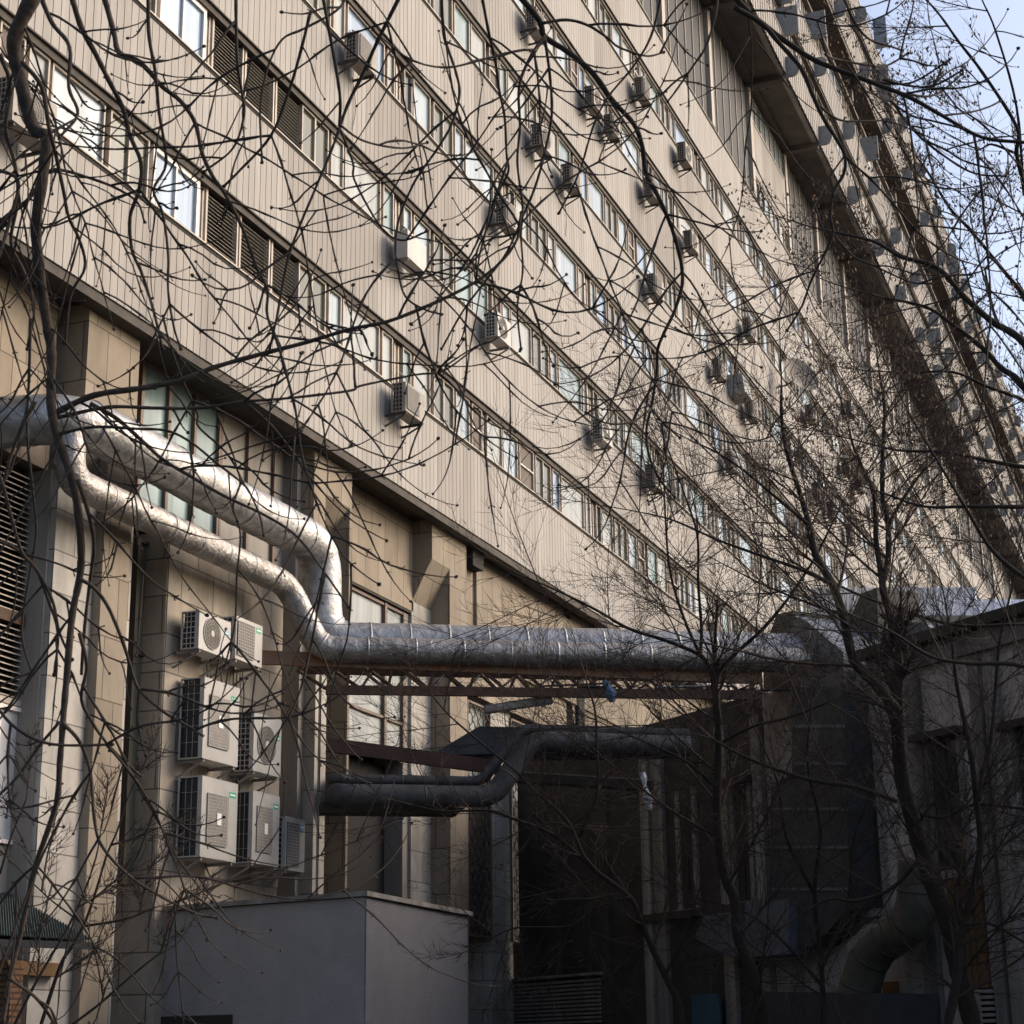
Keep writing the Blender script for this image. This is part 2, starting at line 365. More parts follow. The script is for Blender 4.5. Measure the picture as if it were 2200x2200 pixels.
# --- technical floor with fins (z 34.6 .. 39.75) and overhanging top block
ZF, ZS, OH = 34.62, 39.72, 1.65
BAY = 6.36
YB = 66.2-BAY*9
mb = MB(); mb.box(-.35, -.10, Y0, Y1, ZF+.01, ZS+.1, M_GREY); tb(mb, 'technical_floor_wall')
mf = MB(); pil = MB()
for b in range(0, 40):
    y = YB+b*BAY
    if y > Y1-2: break
    if b % 4 == 1:     # window block inside the fin band
        wb = MB(); ribbed(wb, .0, y+.35, y+BAY+.1, ZF+1.15, ZF+3.55)
        wb.box(-.09, .03, y+.35, y+BAY+.1, ZF+3.56, ZF+3.62, M_FRAME); wb.box(-.09, -.02, y+.35, y+BAY+.1, ZF+1.0, ZF+1.14, M_BROWN)
        for k in range(7):
            yy = y+.4+k*.87
            pane_unit(wb, wb, yy, yy+.84, ZF+.06, ZF+1.0, rr.choice([G_SKY, G_PALE, G_DARK, G_OLIVE]), M_FRAME, x=-.06)
            pane_unit(wb, wb, yy, yy+.84, ZF+3.63, ZS-.3, rr.choice([G_SKY, G_PALE, G_TEAL]), M_FRAME, x=-.06)
        tb(wb, 'window_block')
    else:
        for k in range(1, 6): mf.box(-.10, -.06, y+.2+k*BAY/6, y+.2+k*BAY/6+.055, ZF+.02, ZS, M_FIN)
    pil.box(-.10, .06, y-.02, y+.36, ZF+.02, ZS, M_FIN)
tag(tb(mf, 'fin'), kind='stuff'); tag(tb(pil, 'band_pilaster'), kind='stuff')
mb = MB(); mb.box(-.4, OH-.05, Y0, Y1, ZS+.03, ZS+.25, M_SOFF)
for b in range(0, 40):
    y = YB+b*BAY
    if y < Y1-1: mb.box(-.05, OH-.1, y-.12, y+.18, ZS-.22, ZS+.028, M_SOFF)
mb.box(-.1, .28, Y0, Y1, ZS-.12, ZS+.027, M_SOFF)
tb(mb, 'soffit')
UP = [(39.70, 41.40), (43.10, 44.80), (49.70, 51.40), (53.00, 54.75)]
for z0, z1 in UP:
    mb = MB(); ribbed(mb, OH, Y0, Y1, z0, z1, pitch=.42, gw=.10, gd=.10, m=M_CLADD); mb.box(OH-.3, OH+.03, Y0, Y1, z1+.001, z1+.05, M_FRAME); tb(mb, 'upper_spandrel')
mb = MB()
mb.box(-1, OH-.9, Y0, Y1, 39.9, 46.6, M_CONC); mb.box(-3, OH-1.2, Y0, Y1, 46.62, 49.6, M_RFR); mb.box(-1, OH-.9, Y0, Y1, 49.62, 54.7, M_CONC)
tb(mb, 'upper_wall')
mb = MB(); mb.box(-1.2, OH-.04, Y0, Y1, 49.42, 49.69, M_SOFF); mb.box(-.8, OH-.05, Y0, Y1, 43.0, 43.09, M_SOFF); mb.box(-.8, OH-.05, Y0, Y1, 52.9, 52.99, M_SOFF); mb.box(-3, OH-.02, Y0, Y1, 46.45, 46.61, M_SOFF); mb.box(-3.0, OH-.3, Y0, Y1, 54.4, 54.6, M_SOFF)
for b in range(0, 40):
    y = YB+b*BAY
    if y < Y1-1: mb.box(-1.1, OH-.08, y-.12, y+.18, 49.16, 49.418, M_SOFF); mb.box(OH-1.15, OH-.5, y, y+.3, 46.612, 49.15, M_CONC)
tb(mb, 'loggia_soffit')
mg = MB()
for z0, z1 in ((41.42, 42.98), (44.85, 46.42), (51.45, 52.88)):
    y = Y0+20
    while y < Y1-2:
        wd = rr.choice([.9, 1.1, 1.5]); mg2 = rr.choice([G_SKY, G_SKY, G_PALE, G_DARK, G_OLIVE, G_BLUE]); pane_unit(mg, mg, y, y+wd, z0, z1, mg2, M_WFR if rr.random() < .5 else M_FRAME, x=OH-.28, split=rr.choice([1, 2]), fw=.07); y += wd+rr.choice([.02, .05, .35])
tag(tb(mg, 'upper_window'), kind='stuff')
# divider panels: grey plates across the spandrels, rounded at the outer foot and head
def rounded_plate(y, z0, z1, x0, x1, th=.10):
    pts = [(x0, z0)]; r = min(.32, (z1-z0)/2-.01)
    for k in range(7): a = -PI/2+PI/2*k/6; pts.append((x1-r+r*math.cos(a), z0+r+r*math.sin(a)))
    for k in range(7): a = PI/2*k/6; pts.append((x1-r+r*math.cos(a), z1-r+r*math.sin(a)))
    pts.append((x0, z1)); m = MB(); m.prism([(x, y, z) for x, z in pts], (0, th, 0), M_DIV); return m
nd = 0
for b in range(4, 26):
    y = YB+b*BAY
    for lv, (z0, z1) in enumerate(UP):
        p = proj((OH, y, z0+.4))
        if 1350 < p[0] < 2230 and -60 < p[1] < 1150 and nd < 98:
            tb(rounded_plate(y, z0-.1, z0+.82, OH-.28, OH+.55), 'divider_panel'); nd += 1
np_ = 0
for b, lv in ((9, 0), (13, 2), (10, 1), (15, 0), (8, 0), (12, 1), (17, 2)):
    y = YB+b*BAY; z0, z1 = UP[lv]
    m = MB(); m.box(OH-.3, OH+.62, y-.05, y+.05, z1+.06, z1+1.4, M_DIV); tb(m, 'windbreak_panel')
m = MB(); y = YB+13*BAY; m.box(OH-.1, OH+.62, y-.06, y+.06, 54.82, 56.7, M_DIV); tb(m, 'windbreak_panel')

# --- stone base
XW, XP, XA, XG = -.75, -.30, -.45, -.88
def slab(pa, pb, xf, z0, z1, m, name, xb=-1.5, parent=T):
    ya = bx(*pa, xf)[1]; yb = bx(*pb, xf)[1]; mb = MB(); mb.box(xb, xf, ya, yb, z0, z1, m); return tb(mb, name, parent)
ZT = ZB-.065
# upper stone
slab((-60, 800), (117, 800), XW, 9.95, ZT, M_STU, 'stone_wall')
def pilaster(pl, pm, pr, py, z1, z2):
    ya, ym, yr = bx(pl, py, XP)[1], bx(pm, py, XP)[1], bx(pr, py, XP)[1]
    mb = MB()
    mb.prism([(-1.45, ya, ZT), (-1.45, ya, z2), (XW-.02, ya, z2), (XP, ya, z1), (XP, ya, ZT)], (0, ym-ya, 0), M_STU)
    mb.box(-1.45, XP, ym+.002, yr, 0.5, ZT, M_STU); return tb(mb, 'pilaster')
pilaster(190, 246, 302, 720, 10.7, 9.7)
slab((675, 1050), (700, 1050), XP, 9.9, ZT, M_STU, 'stone_wall')
pilaster(700, 752, 756, 1060, bx(752, 1092, XP)[2], bx(715, 1165, XW)[2])
slab((752, 1100), (888, 1100), XW, bx(800, 1270, XW)[2], ZT, M_STU, 'stone_wall')
pilaster(928, 966, 1002, 1200, bx(928, 1200, XP)[2], bx(886, 1292, XW)[2])
slab((1002, 1250), (1212, 1300), XW+.2, 9.3, ZT, M_STU, 'stone_wall')
slab((1024, 1250), (1360, 1368), XW+.28, 10.2, ZT-.25, M_STU, 'stone_wall')
slab((1225, 1330), (1700, 1420), XW+.22, 9.0, ZT, M_STU, 'stone_wall')
mb = MB(); y = bx(1214, 1300, XW)[1]; mb.box(-1.0, XW+.31, y, y+.5, 8.5, ZT-.5, M_DARK); tb(mb, 'downpipe_recess')
# vent
mb = MB(); a = bx(996, 1170, XW+.25); b_ = bx(1019, 1170, XW+.25); mb.box(XW, XP+.03, a[1], b_[1], a[2]-.5, a[2]+.35, M_DARK); tb(mb, 'vent_opening')
# glazing of the upper level, left: green windows and brown panels
def glazing(px0, px1, py, z0, z1, gm, nm, n, fm=M_RFR, xg=XG, hz=()):
    ya, yb = bx(px0, py, xg)[1], bx(px1, py, xg)[1]
    fr, gg = MB(), MB()
    for k in range(n+1):
        y = ya+(yb-ya)*k/n; fr.box(xg-.04, xg+.07, y-.04, y+.04, z0, z1, fm)
    for z in (z0, z1-.06)+tuple(hz): fr.box(xg-.03, xg+.06, ya+.041, yb-.041, z, z+.06, fm)
    gg.poly([(xg, ya, z0), (xg, yb, z0), (xg, yb, z1), (xg, ya, z1)], gm)
    o = tb(fr, nm); gg.build('pane', o, origin=TO); return o
glazing(300, 470, 850, 9.9, ZT, G_TEAL, 'window', 3)
glazing(470, 640, 960, 9.9, ZT, M_CONC, 'infill_panel', 3)
slab((640, 1000), (677, 1000), XP-.28, 9.8, ZT, M_CONC, 'column')
# lower storey
slab((-60, 1200), (-20, 1200), XW, 0, 9.94, M_STL, 'stone_wall')
# left louvres
ya, yb = bx(-20, 1250, XG)[1], bx(80, 1250, XG)[1]
lo = MB(); lo.box(-1.2, XG-.15, ya, yb, 6.2, 9.9, M_DARK)
z = 6.5
while z < 9.8:
    if not (7.55 < z < 7.72):
        lo.poly([(XG, ya, z), (XG, yb, z), (XG-.10, yb, z+.075), (XG-.10, ya, z+.075)], M_LOUV)
        lo.poly([(XG, ya, z), (XG, yb, z), (XG, yb, z+.018), (XG, ya, z+.018)], M_FRAME)
    z += .088
lo.box(XG-.1, XG+.04, ya, yb, 7.55, 7.72, M_RUST); lo.box(XG-.1, XG+.05, ya, yb, 6.38, 6.47, M_FRAME)
tb(lo, 'louvre_panel')
glazing(-20, 36, 1700, bx(20, 1815, XG)[2], 6.36, M_RAG, 'window', 1, M_WFR)
glazing(36, 80, 1700, 3.0, 6.36, G_DARK, 'window', 1, M_CONC)
slab((-60, 1900), (80, 1900), XG, 0, bx(20, 1818, XG)[2], M_CONC, 'lower_wall')
slab((103, 1150), (120, 1150), XA-.1, 0, 9.9, M_CONC, 'column')
slab((116, 1200), (243, 1200), XA, 0, 9.9, M_STL, 'stone_pier')
slab((243, 1200), (284, 1200), XA-.06, 0, 9.9, M_STL, 'stone_pier')
glazing(284, 326, 1350, bx(300, 1905, XG)[2], 9.6, G_OLIVE, 'window', 1, M_TRIM, hz=(bx(300, 1410, XG)[2], bx(300, 1655, XG)[2]))
slab((290, 1900), (330, 1900), XG+.02, 0, bx(300, 1905, XG)[2]-.01, M_STL, 'lower_wall')
slab((326, 1350), (337, 1350), XG+.12, 3, 9.7, M_CONC, 'column')
ACY0 = bx(360, 1300, XA)[1]; ACY1 = bx(604, 1500, XA)[1]
mb = MB(); mb.box(-1.5, XA, ACY0, ACY1, 0, 9.75, M_STM); tb(mb, 'stone_pier')
mb = MB(); mb.box(-1.5, XA-.02, ACY0-.02, ACY0-.001, 0, 9.75, M_STM); tb(mb, 'pier_side')
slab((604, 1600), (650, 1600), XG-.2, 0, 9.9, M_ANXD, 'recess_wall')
slab((640, 1600), (676, 1600), XA-.25, 0, 9.8, M_CONC, 'column')
slab((676, 1600), (683, 1600), XA-.02, 0, 9.8, M_STL, 'column')
slab((689, 1600), (700, 1600), XA, 0, 9.8, M_STL, 'column')
# big window B
zt = bx(800, 1285, XG)[2]; zb = bx(790, 1618, XG)[2]
glazing(700, 862, 1450, zb, zt, G_PALE, 'window', 1, M_RFR, hz=(bx(780, 1530, XG)[2],))
mb = MB(); y = bx(822, 1400, XG)[1]; mb.box(XG-.03, XG+.08, y-.05, y+.05, zb, zt, M_RFR); tb(mb, 'window_mullion')
mb = MB(); ya = bx(700, 1280, XW)[1]; yb = bx(885, 1280, XW)[1]; mb.box(XG-.1, XW-.01, ya, yb, zt+.02, bx(800, 1270, XW)[2]-.005, M_TRIM); tb(mb, 'window_head')
slab((866, 1500), (884, 1500), XG+.06, 0, zt, M_CONC, 'column')
slab((884, 1450), (966, 1450), XW, 0, bx(886, 1292, XW)[2]+.0, M_STL, 'stone_pier')
slab((700, 1700), (866, 1700), XG-.35, 0, zb-.05, M_DARK, 'recess_wall')  # wall coloured near black to paint in the shade of the opening
# further bays of the lower storey: lattice windows between stone piers
def lattice(px0, px1, py, z0, z1, nm='lattice_window'):
    ya, yb = bx(px0, py, XG+.2)[1], bx(px1, py, XG+.2)[1]; x = XG+.2
    m = MB(); m.box(x-.05, x+.03, ya, ya+.05, z0, z1, M_RFR); m.box(x-.05, x+.03, yb-.05, yb, z0, z1, M_RFR); m.box(x-.05, x+.03, ya+.051, yb-.051, z0, z0+.05, M_RFR); m.box(x-.05, x+.03, ya+.051, yb-.051, z1-.05, z1, M_RFR)
    hx, hz = .17, .40; ny = int((yb-ya)/hx); 
    for i in range(ny+1):
        z = z0-(.2 if i % 2 else 0)
        while z < z1:
            y = ya+i*hx
            for q in ((z, z+.2, -1), (z+.2, z+.27, 0), (z+.27, z+.4, 1)):
                pass
            a, b2 = y, min(y+hx, yb)
            zz = [max(z0, min(z1, t)) for t in (z, z+.12, z+.28, z+.4)]
            if zz[1] > zz[0]: m.bar((x, a, zz[0]), (x, b2, zz[1]), .02, .02, M_STEEL)
            if zz[2] > zz[1]: m.bar((x, b2, zz[1]), (x, b2, zz[2]), .02, .02, M_STEEL)
            if zz[3] > zz[2]: m.bar((x, b2, zz[2]), (x, a, zz[3]), .02, .02, M_STEEL)
            z += .4
    o = tb(m, nm)
    gm = MB(); zm = 7.3; gm.poly([(x-.12, ya, z0), (x-.12, yb, z0), (x-.12, yb, zm), (x-.12, ya, zm)], G_BROWN); gm.poly([(x-.12, ya, zm), (x-.12, yb, zm), (x-.12, yb, z1), (x-.12, ya, z1)], G_PALE); gm.build('pane', o, origin=TO)  # lower part takes the screen brown, painting in the courtyard shade
lattice(1002, 1052, 1530, 4.0, 9.2); lattice(1095, 1146, 1540, 4.0, 9.2)
slab((1052, 1530), (1096, 1530), XW+.05, 0, 9.3, M_STL, 'stone_pier'); slab((1146, 1540), (1172, 1540), XW+.05, 0, 9.3, M_STL, 'stone_pier')
glazing(1172, 1210, 1540, 7.4, 9.0, M_RAG, 'window', 1, M_WFR); slab((1210, 1540), (1236, 1540), XW+.05, 0, 9.3, M_CONC, 'stone_pier')
glazing(1236, 1340, 1540, 7.4, 9.0, M_RAG, 'window', 4, M_WFR)
slab((1340, 1540), (1700, 1500), XW+.05, 0, 9.3, M_STL, 'stone_pier')

# =================================================================== DUCTS
def smooth(pts, n=6):
    P = [np.array(p, float) for p in pts]; P = [2*P[0]-P[1]]+P+[2*P[-1]-P[-2]]; out = []
    for i in range(1, len(P)-2):
        for k in range(n):
            t = k/n; a, b, c, d = P[i-1:i+3]
            out.append(.5*((2*b)+(-a+c)*t+(2*a-5*b+4*c-d)*t*t+(-a+3*b-3*c+d)*t**3))
    out.append(P[-2]); return out
def fillet(pts, r, n=6):
    P = [np.array(p, float) for p in pts]; out = [P[0]]
    for i in range(1, len(P)-1):
        a, b, c = P[i-1:i+2]; u = (a-b)/np.linalg.norm(a-b); v = (c-b)/np.linalg.norm(c-b); p, q = b+u*r, b+v*r
        for k in range(n+1): t = k/n; out.append((1-t)**2*p+2*t*(1-t)*b+t*t*q)
    out.append(P[-1]); return out
def densify(pts, step=.18):
    out = []
    for a, b in zip(pts[:-1], pts[1:]):
        n = max(1, int(np.linalg.norm(b-a)/step))
        for k in range(n): out.append(a+(b-a)*k/n)
    out.append(pts[-1]); return out
def duct(name, pts, rad, m, label, cat, fil, wr=.012, straps=None, group=None):
    rn = random.Random(hash(name) % 99 if False else len(name)+int(rad*100))
    path = densify(fillet(pts, fil, 9), .07); t = thing(name, label, cat, path[0], group=group); o3 = np.array(path[0])
    mb = MB(); rads = [rad*(1+rn.uniform(-wr, wr)*.9+.012*math.sin(k*.23)+.008*math.sin(k*.61)) for k in range(len(path))]; mb.tube(path, rads, 20, m); o = mb.build('wrapped_pipe', t, True, origin=o3)
    L = 0
    for a, b in zip(path[:-1], path[1:]):
        L += np.linalg.norm(b-a)
        if L > (straps or 1.1):
            L = 0; d = (b-a)/np.linalg.norm(b-a); sb = MB(); sb.tube([a, a+d*.035], rad*1.03, 20, MATS['dark_steel'] if m in (M_DPIPE, M_SHEETG) else M_FOIL); sb.build('strap_band', t, True, origin=o3)
    return t
BQ0, BD = np.array([.3, 28.35, 0]), np.array([.852, .523, 0])
BN = np.array([-BD[1], BD[0], 0])
def bp2(px, py, off=0.0):
    return bplane(px, py, BQ0-BN*off, BN)
PE1 = np.array([7.6, 32.9, 8.42])
duct('large_foil_duct', [(-.9, 20.3, 10.3), (.30, 20.7, 10.36), (.30, 28.35, 10.36), (.34, 28.40, 8.60), (7.9, 33.05, 8.62)], .37, M_FOIL, 'fat silver foil-wrapped duct running under the cladding, dropping and crossing to the dark annex', 'duct', .62, .012, .7)
duct('slim_foil_duct', [(.20, 20.75, 10.25), (.20, 20.8, 9.46), (.18, 27.35, 9.44), (.60, 27.80, 8.34), (8.2, 32.46, 8.36)], .225, M_FOILW, 'thinner crumpled silver duct below the fat one, bending down onto the rusty bridge', 'duct', .33, .014, .8)
# far bottom pipe beside them on the bridge
# --- bridge with lattice trusses
BRG = thing('pipe_bridge', 'rusty lattice steel pipe bridge carrying the two silver ducts to the annex', 'bridge', (.3, 28.3, 7.6)); BO = np.array([.3, 28.3, 7.6])
def q(px, py, off=0.45): return bp2(px, py, off)
a, b = q(548, 1412), q(1636, 1456)
mb = MB(); mb.bar(a, b, .10, .24, M_RUSTL); mb.build('top_chord', BRG, origin=BO)
a2, b2 = q(700, 1482), q(1636, 1494)
mb = MB(); mb.bar(a2, b2, .10, .16, M_RUST); mb.build('bottom_chord', BRG, origin=BO)
a3, b3 = q(640, 1440, -.7), q(1636, 1462, -.7)
mb = MB(); mb.bar(a3, b3, .10, .12, M_RUST); mb.build('rear_chord', BRG, origin=BO)
mb = MB(); n = 11
for k in range(n):
    t0, t1 = k/n, (k+.5)/n; t2 = (k+1)/n
    p0 = a+(b-a)*(.10+.9*t0); p1 = a2+(b2-a2)*t1; p2 = a+(b-a)*(.10+.9*t2)
    mb.bar(p0, p1, .05, .05, M_RUST); mb.bar(p1, p2, .05, .05, M_RUST)
mb.build('lattice_bracing', BRG, origin=BO)
mb = MB()
for k in range(14):
    t = k/13; p0 = a2+(b2-a2)*t+np.array([0, 0, .02]); p1 = a3+(b3-a3)*t; mb.bar(p0, p1, .05, .05, M_RUST)
    if k < 13: mb.bar(p0, a3+(b3-a3)*(k+1)/13, .04, .03, M_STEEL)
mb.build('cross_bracing', BRG, origin=BO)
# loose planks and sheet scraps lying on the lower chords
rn = random.Random(5)
mb = MB()
for k in range(16):
    t = rn.random(); p0 = a2+(b2-a2)*t+np.array([0, 0, .12]); d = (b2-a2)/np.linalg.norm(b2-a2); L = rn.uniform(.6, 1.6); s_ = BN*rn.uniform(0, .8)
    mb.bar(p0+s_, p0+s_+d*L+np.array([0, 0, rn.uniform(-.04, .08)]), rn.uniform(.1, .25), .02, M_RAG if k % 4 == 0 else M_STEEL)
mb.build('scrap_sheet', BRG, origin=BO)
mb = MB(); p = q(1042, 1525, .3); p_ = q(1185, 1503, .3); mb.tube([p, p_], .085, 10, M_CONC); tag(mb.build('short_grey_pipe', origin=p), 'short pale grey pipe stub slung under the rusty bridge', 'pipe')
# dark red beam
mb = MB(); a4, b4 = bp2(702, 1600, .2), bp2(1075, 1650, .2); mb.bar(a4, b4, .12, .24, M_REDST); tag(mb.build('red_beam', origin=a4), 'dark red steel beam below the window, above the black pipes', 'beam')
# lower dark pipes with the zig-zag
def dpts(l, off): return [bp2(x, y, off) for x, y in l]
duct('fat_black_pipe', [bx(745, 1700, -1.05)]+dpts([(722, 1707), (1060, 1712), (1142, 1592), (1480, 1604)], .9), .185, M_DPIPE, 'fat dark grey pipe with a diagonal step, under the bridge', 'pipe', .28, .0, 1.6)
duct('thin_black_pipe', [bx(735, 1672, -1.05)]+dpts([(712, 1674), (1035, 1680), (1118, 1566), (1480, 1577)], .55), .095, M_DPIPE, 'thin dark grey pipe running just above the fat stepped one', 'pipe', .2, .0, 1.4)
# sloped dark canopy roof by the pipes
mb = MB(); P = [bp2(1080, 1545, .1), bp2(1480, 1562, .1), bp2(1480, 1640, .9), bp2(1150, 1640, .9)]
mb.prism([bp2(925, 1622, -.3), bp2(1030, 1560, -.3), bp2(1500, 1572, -.3), bp2(1500, 1612, -.3)], BN*1.0, M_SHEETD); mb.build('canopy_roof', origin=P[0]); 
o = bpy.data.objects['canopy_roof']; tag(o, 'dark sloping canopy roof behind the stepped black pipes', 'roof')
mb = MB(); mb.bar(bp2(1095, 1670, -.4), bp2(1400, 1690, -.4), .3, .16, M_TRIM); mb.bar(bp2(1095, 1659, -.4), bp2(1390, 1678, -.4), .3, .02, M_CONC)
tag(mb.build('black_beam', origin=bp2(930, 1665, 1.1)), 'black horizontal beam under the stepped pipes', 'beam')
mb = MB(); pts = [bp2(1380, 1660, 1.3), bp2(1388, 1700, 1.3), bp2(1398, 1740, 1.3)]; mb.tube(smooth(pts, 3), [.05, .07, .03, .05, .1, .06, .03], 7, M_RAG); tag(mb.build('plastic_rag', origin=pts[0]), 'white plastic rag hanging from the end of the black beam', 'rag')
mb = MB(); pts = [bp2(1298, 1462, .7), bp2(1310, 1485, .7), bp2(1316, 1508, .7)]; mb.tube(smooth(pts, 3), [.04, .08, .06, .1, .12, .08, .05], 7, M_BAG); tag(mb.build('blue_bag', origin=pts[0]), 'small blue plastic bag caught under the rusty bridge', 'bag')
# dark sleeve where the lower pipes enter, left
mb = MB(); mb.prism([bp2(690, 1722, .6), bp2(1000, 1735, .6), bp2(985, 1748, .6), bp2(690, 1745, .6)], BN*.5, M_TRIM); tag(mb.build('pipe_tray', origin=bp2(620, 1700, 1.0)), 'black tray slung below the fat dark pipe', 'tray')

# =================================================================== AIR CONDITIONERS
def ac_unit(w_, h_, d_, style, mbody=M_ACD, sticker=None, bracket=True):
    """wall unit, local: front faces +x, width along y, origin at bottom-left-back corner's base"""
    t = thing('air_conditioner', 'x', 'air conditioner')
    m = MB(); th = .02
    m.box(0, d_, 0, w_, h_-th, h_, mbody); m.box(0, d_, 0, w_, 0, th, mbody); m.box(0, d_, w_-th, w_, th+.001, h_-th-.001, mbody)
    m.box(d_-th, d_, 0, w_-th-.001, th+.001, h_-th-.001, mbody)
    fl = .06; m.box(d_-th-fl, d_-th-.001, 0, .015, th+.001, h_-th-.001, mbody); m.box(0, .03, 0, .015, th+.001, h_-th-.001, mbody)
    if style == 'plain': m.box(.03, d_-.08, 0.001, .014, th+.001, h_-th-.001, mbody)
    m.build('casing', t)
    if style != 'plain':
        c = MB(); c.box(.03, d_-.1, .05, w_-.03, th+.01, h_-th-.01, M_COIL); c.build('coil', t)
        gr = MB(); nv = max(3, int((d_-.1)/.075)) if style != 'big' else 3; nh = int(h_/.085) if style != 'big' else int(h_/.22); rw = .007 if style != 'big' else .0025
        for k in range(1, nv): x = .03+(d_-.11)*k/nv; gr.box(x-rw, x+rw, .004, .012, th, h_-th, mbody)
        for k in range(1, nh): z = h_*k/nh; gr.box(.03, d_-.08, -.003, .004, z-rw, z+rw, mbody)
        gr.build('side_grille', t)
    f = MB(); x = d_+.003
    if style in ('fan', 'fan2'):
        r = min(h_*.42, w_*.33); cy, cz = w_*.40 if style == 'fan' else w_*.46, h_*.5
        f.disc((d_+.001, cy, cz), (1, 0, 0), r, 24, M_ACG, .006)
        for k in range(1, 6): f.ring((d_+.014, cy, cz), r*k/5, .005, 24, mbody if k == 5 else M_ACD)
        for k in range(12): a = PI*k/12; f.bar((d_+.014, cy-r*math.cos(a), cz-r*math.sin(a)), (d_+.014, cy+r*math.cos(a), cz+r*math.sin(a)), .006, .006, M_ACD)
        f.disc((d_+.012, cy, cz), (1, 0, 0), r*.2, 12, mbody, .01)
    elif style in ('mesh', 'big', 'covered'):
        y0, y1 = (.05*w_, .66*w_) if style != 'big' else (.14*w_, .70*w_); z0, z1 = (.1*h_, .9*h_) if style != 'big' else (.17*h_, .80*h_)
        f.box(d_+.001, d_+.02, y0, y1, z0, z1, M_ACG if style == 'mesh' else M_ACD)
        n = int((z1-z0)/.05)
        for k in range(n+1): z = z0+(z1-z0)*k/n; f.box(d_+.021, d_+.026, y0, y1, z-.004, z+.004, mbody)
        n = int((y1-y0)/.06)
        for k in range(n+1): y = y0+(y1-y0)*k/n; f.box(d_+.027, d_+.030, y-.003, y+.003, z0, z1, mbody)
        if style == 'big': f.box(d_+.031, d_+.033, y0+.25*w_, y0+.37*w_, z0+.25*h_, z0+.40*h_, M_WHITE)
    if f.v: f.build('fan_grille', t)
    if sticker:
        s = MB(); sm = M_GREEN if sticker == 'green' else M_BLUE
        if style == 'fan' or style == 'fan2': s.box(d_+.001, d_+.004, w_*.80, w_*.95, h_*.62, h_*.72, sm); s.box(d_+.0045, d_+.006, w_*.82, w_*.93, h_*.655, h_*.68, M_WHITE)
        else: s.box(d_+.001, d_+.004, w_*.76, w_*.94, h_*.82-.02, h_*.82+.07, sm); s.box(d_+.0045, d_+.006, w_*.78, w_*.92, h_*.82+.015, h_*.82+.04, M_WHITE)
        s.build('sticker', t)
    if bracket:
        for y in (.08*w_, .92*w_):
            br = MB()
            br.box(-.22, d_*.95, y-.02, y+.02, -.05, -.005, M_STEEL if mbody is M_ACD else M_CONC); br.bar((d_*.8, y, -.06), (-.2, y, -.06-d_*.65), .03, .03, M_STEEL if mbody is M_ACD else M_CONC)
            br.box(-.225, -.19, y-.02, y+.02, -.06-d_*.7, .1, M_STEEL if mbody is M_ACD else M_CONC)
            br.build('bracket', t)
    return t
AW = 'large outdoor units on the stone wall'
def put_wall(t, pxl, pyb, xfront, d_, label, group=None):
    """front-left-bottom corner seen at pxl, pyb on plane x=xfront"""
    p = bx(pxl, pyb, xfront); t.location = (xfront-d_, p[1], p[2]); t['label'] = label
    if group: t['group'] = group
    return t
put_wall(ac_unit(1.00, .62, .33, 'fan', M_ACW, 'blue'), 428, 395, 0, 0, 'x')  # placeholder moved below
bpy.data.objects['air_conditioner'].location = tuple(bx(426, 1392, .05)-np.array([.33, 0, 0])); bpy.data.objects['air_conditioner']['label'] = 'small white air conditioner with round fan and blue badge, upper left of the wall cluster'
put_wall(ac_unit(.90, .72, .36, 'mesh', M_ACW, 'green'), 505, 1414, .05, .36, 'white air conditioner with square brown mesh, beside the round-fan unit above the rusty beam')
put_wall(ac_unit(1.12, 1.30, .44, 'big', M_ACW, 'green'), 434, 1628, .05, .44, 'large white air conditioner with deep blue side, top left of the tall units')
put_wall(ac_unit(.96, .98, .36, 'fan2', M_ACW, 'green'), 543, 1655, .03, .36, 'white air conditioner with round fan and green badge, right of the large upper unit')
put_wall(ac_unit(1.12, 1.26, .44, 'big', M_ACW, 'green'), 429, 1840, .05, .44, 'large white air conditioner at lower left of the wall cluster, wired dark side')
put_wall(ac_unit(.92, 1.18, .36, 'big', M_ACW, 'green'), 540, 1853, .03, .36, 'tall white air conditioner in the middle of the bottom row')
put_wall(ac_unit(.70, .90, .30, 'mesh', M_ACW, 'blue'), 612, 1868, .03, .30, 'small white air conditioner at the right end of the bottom row, beside the grey column')
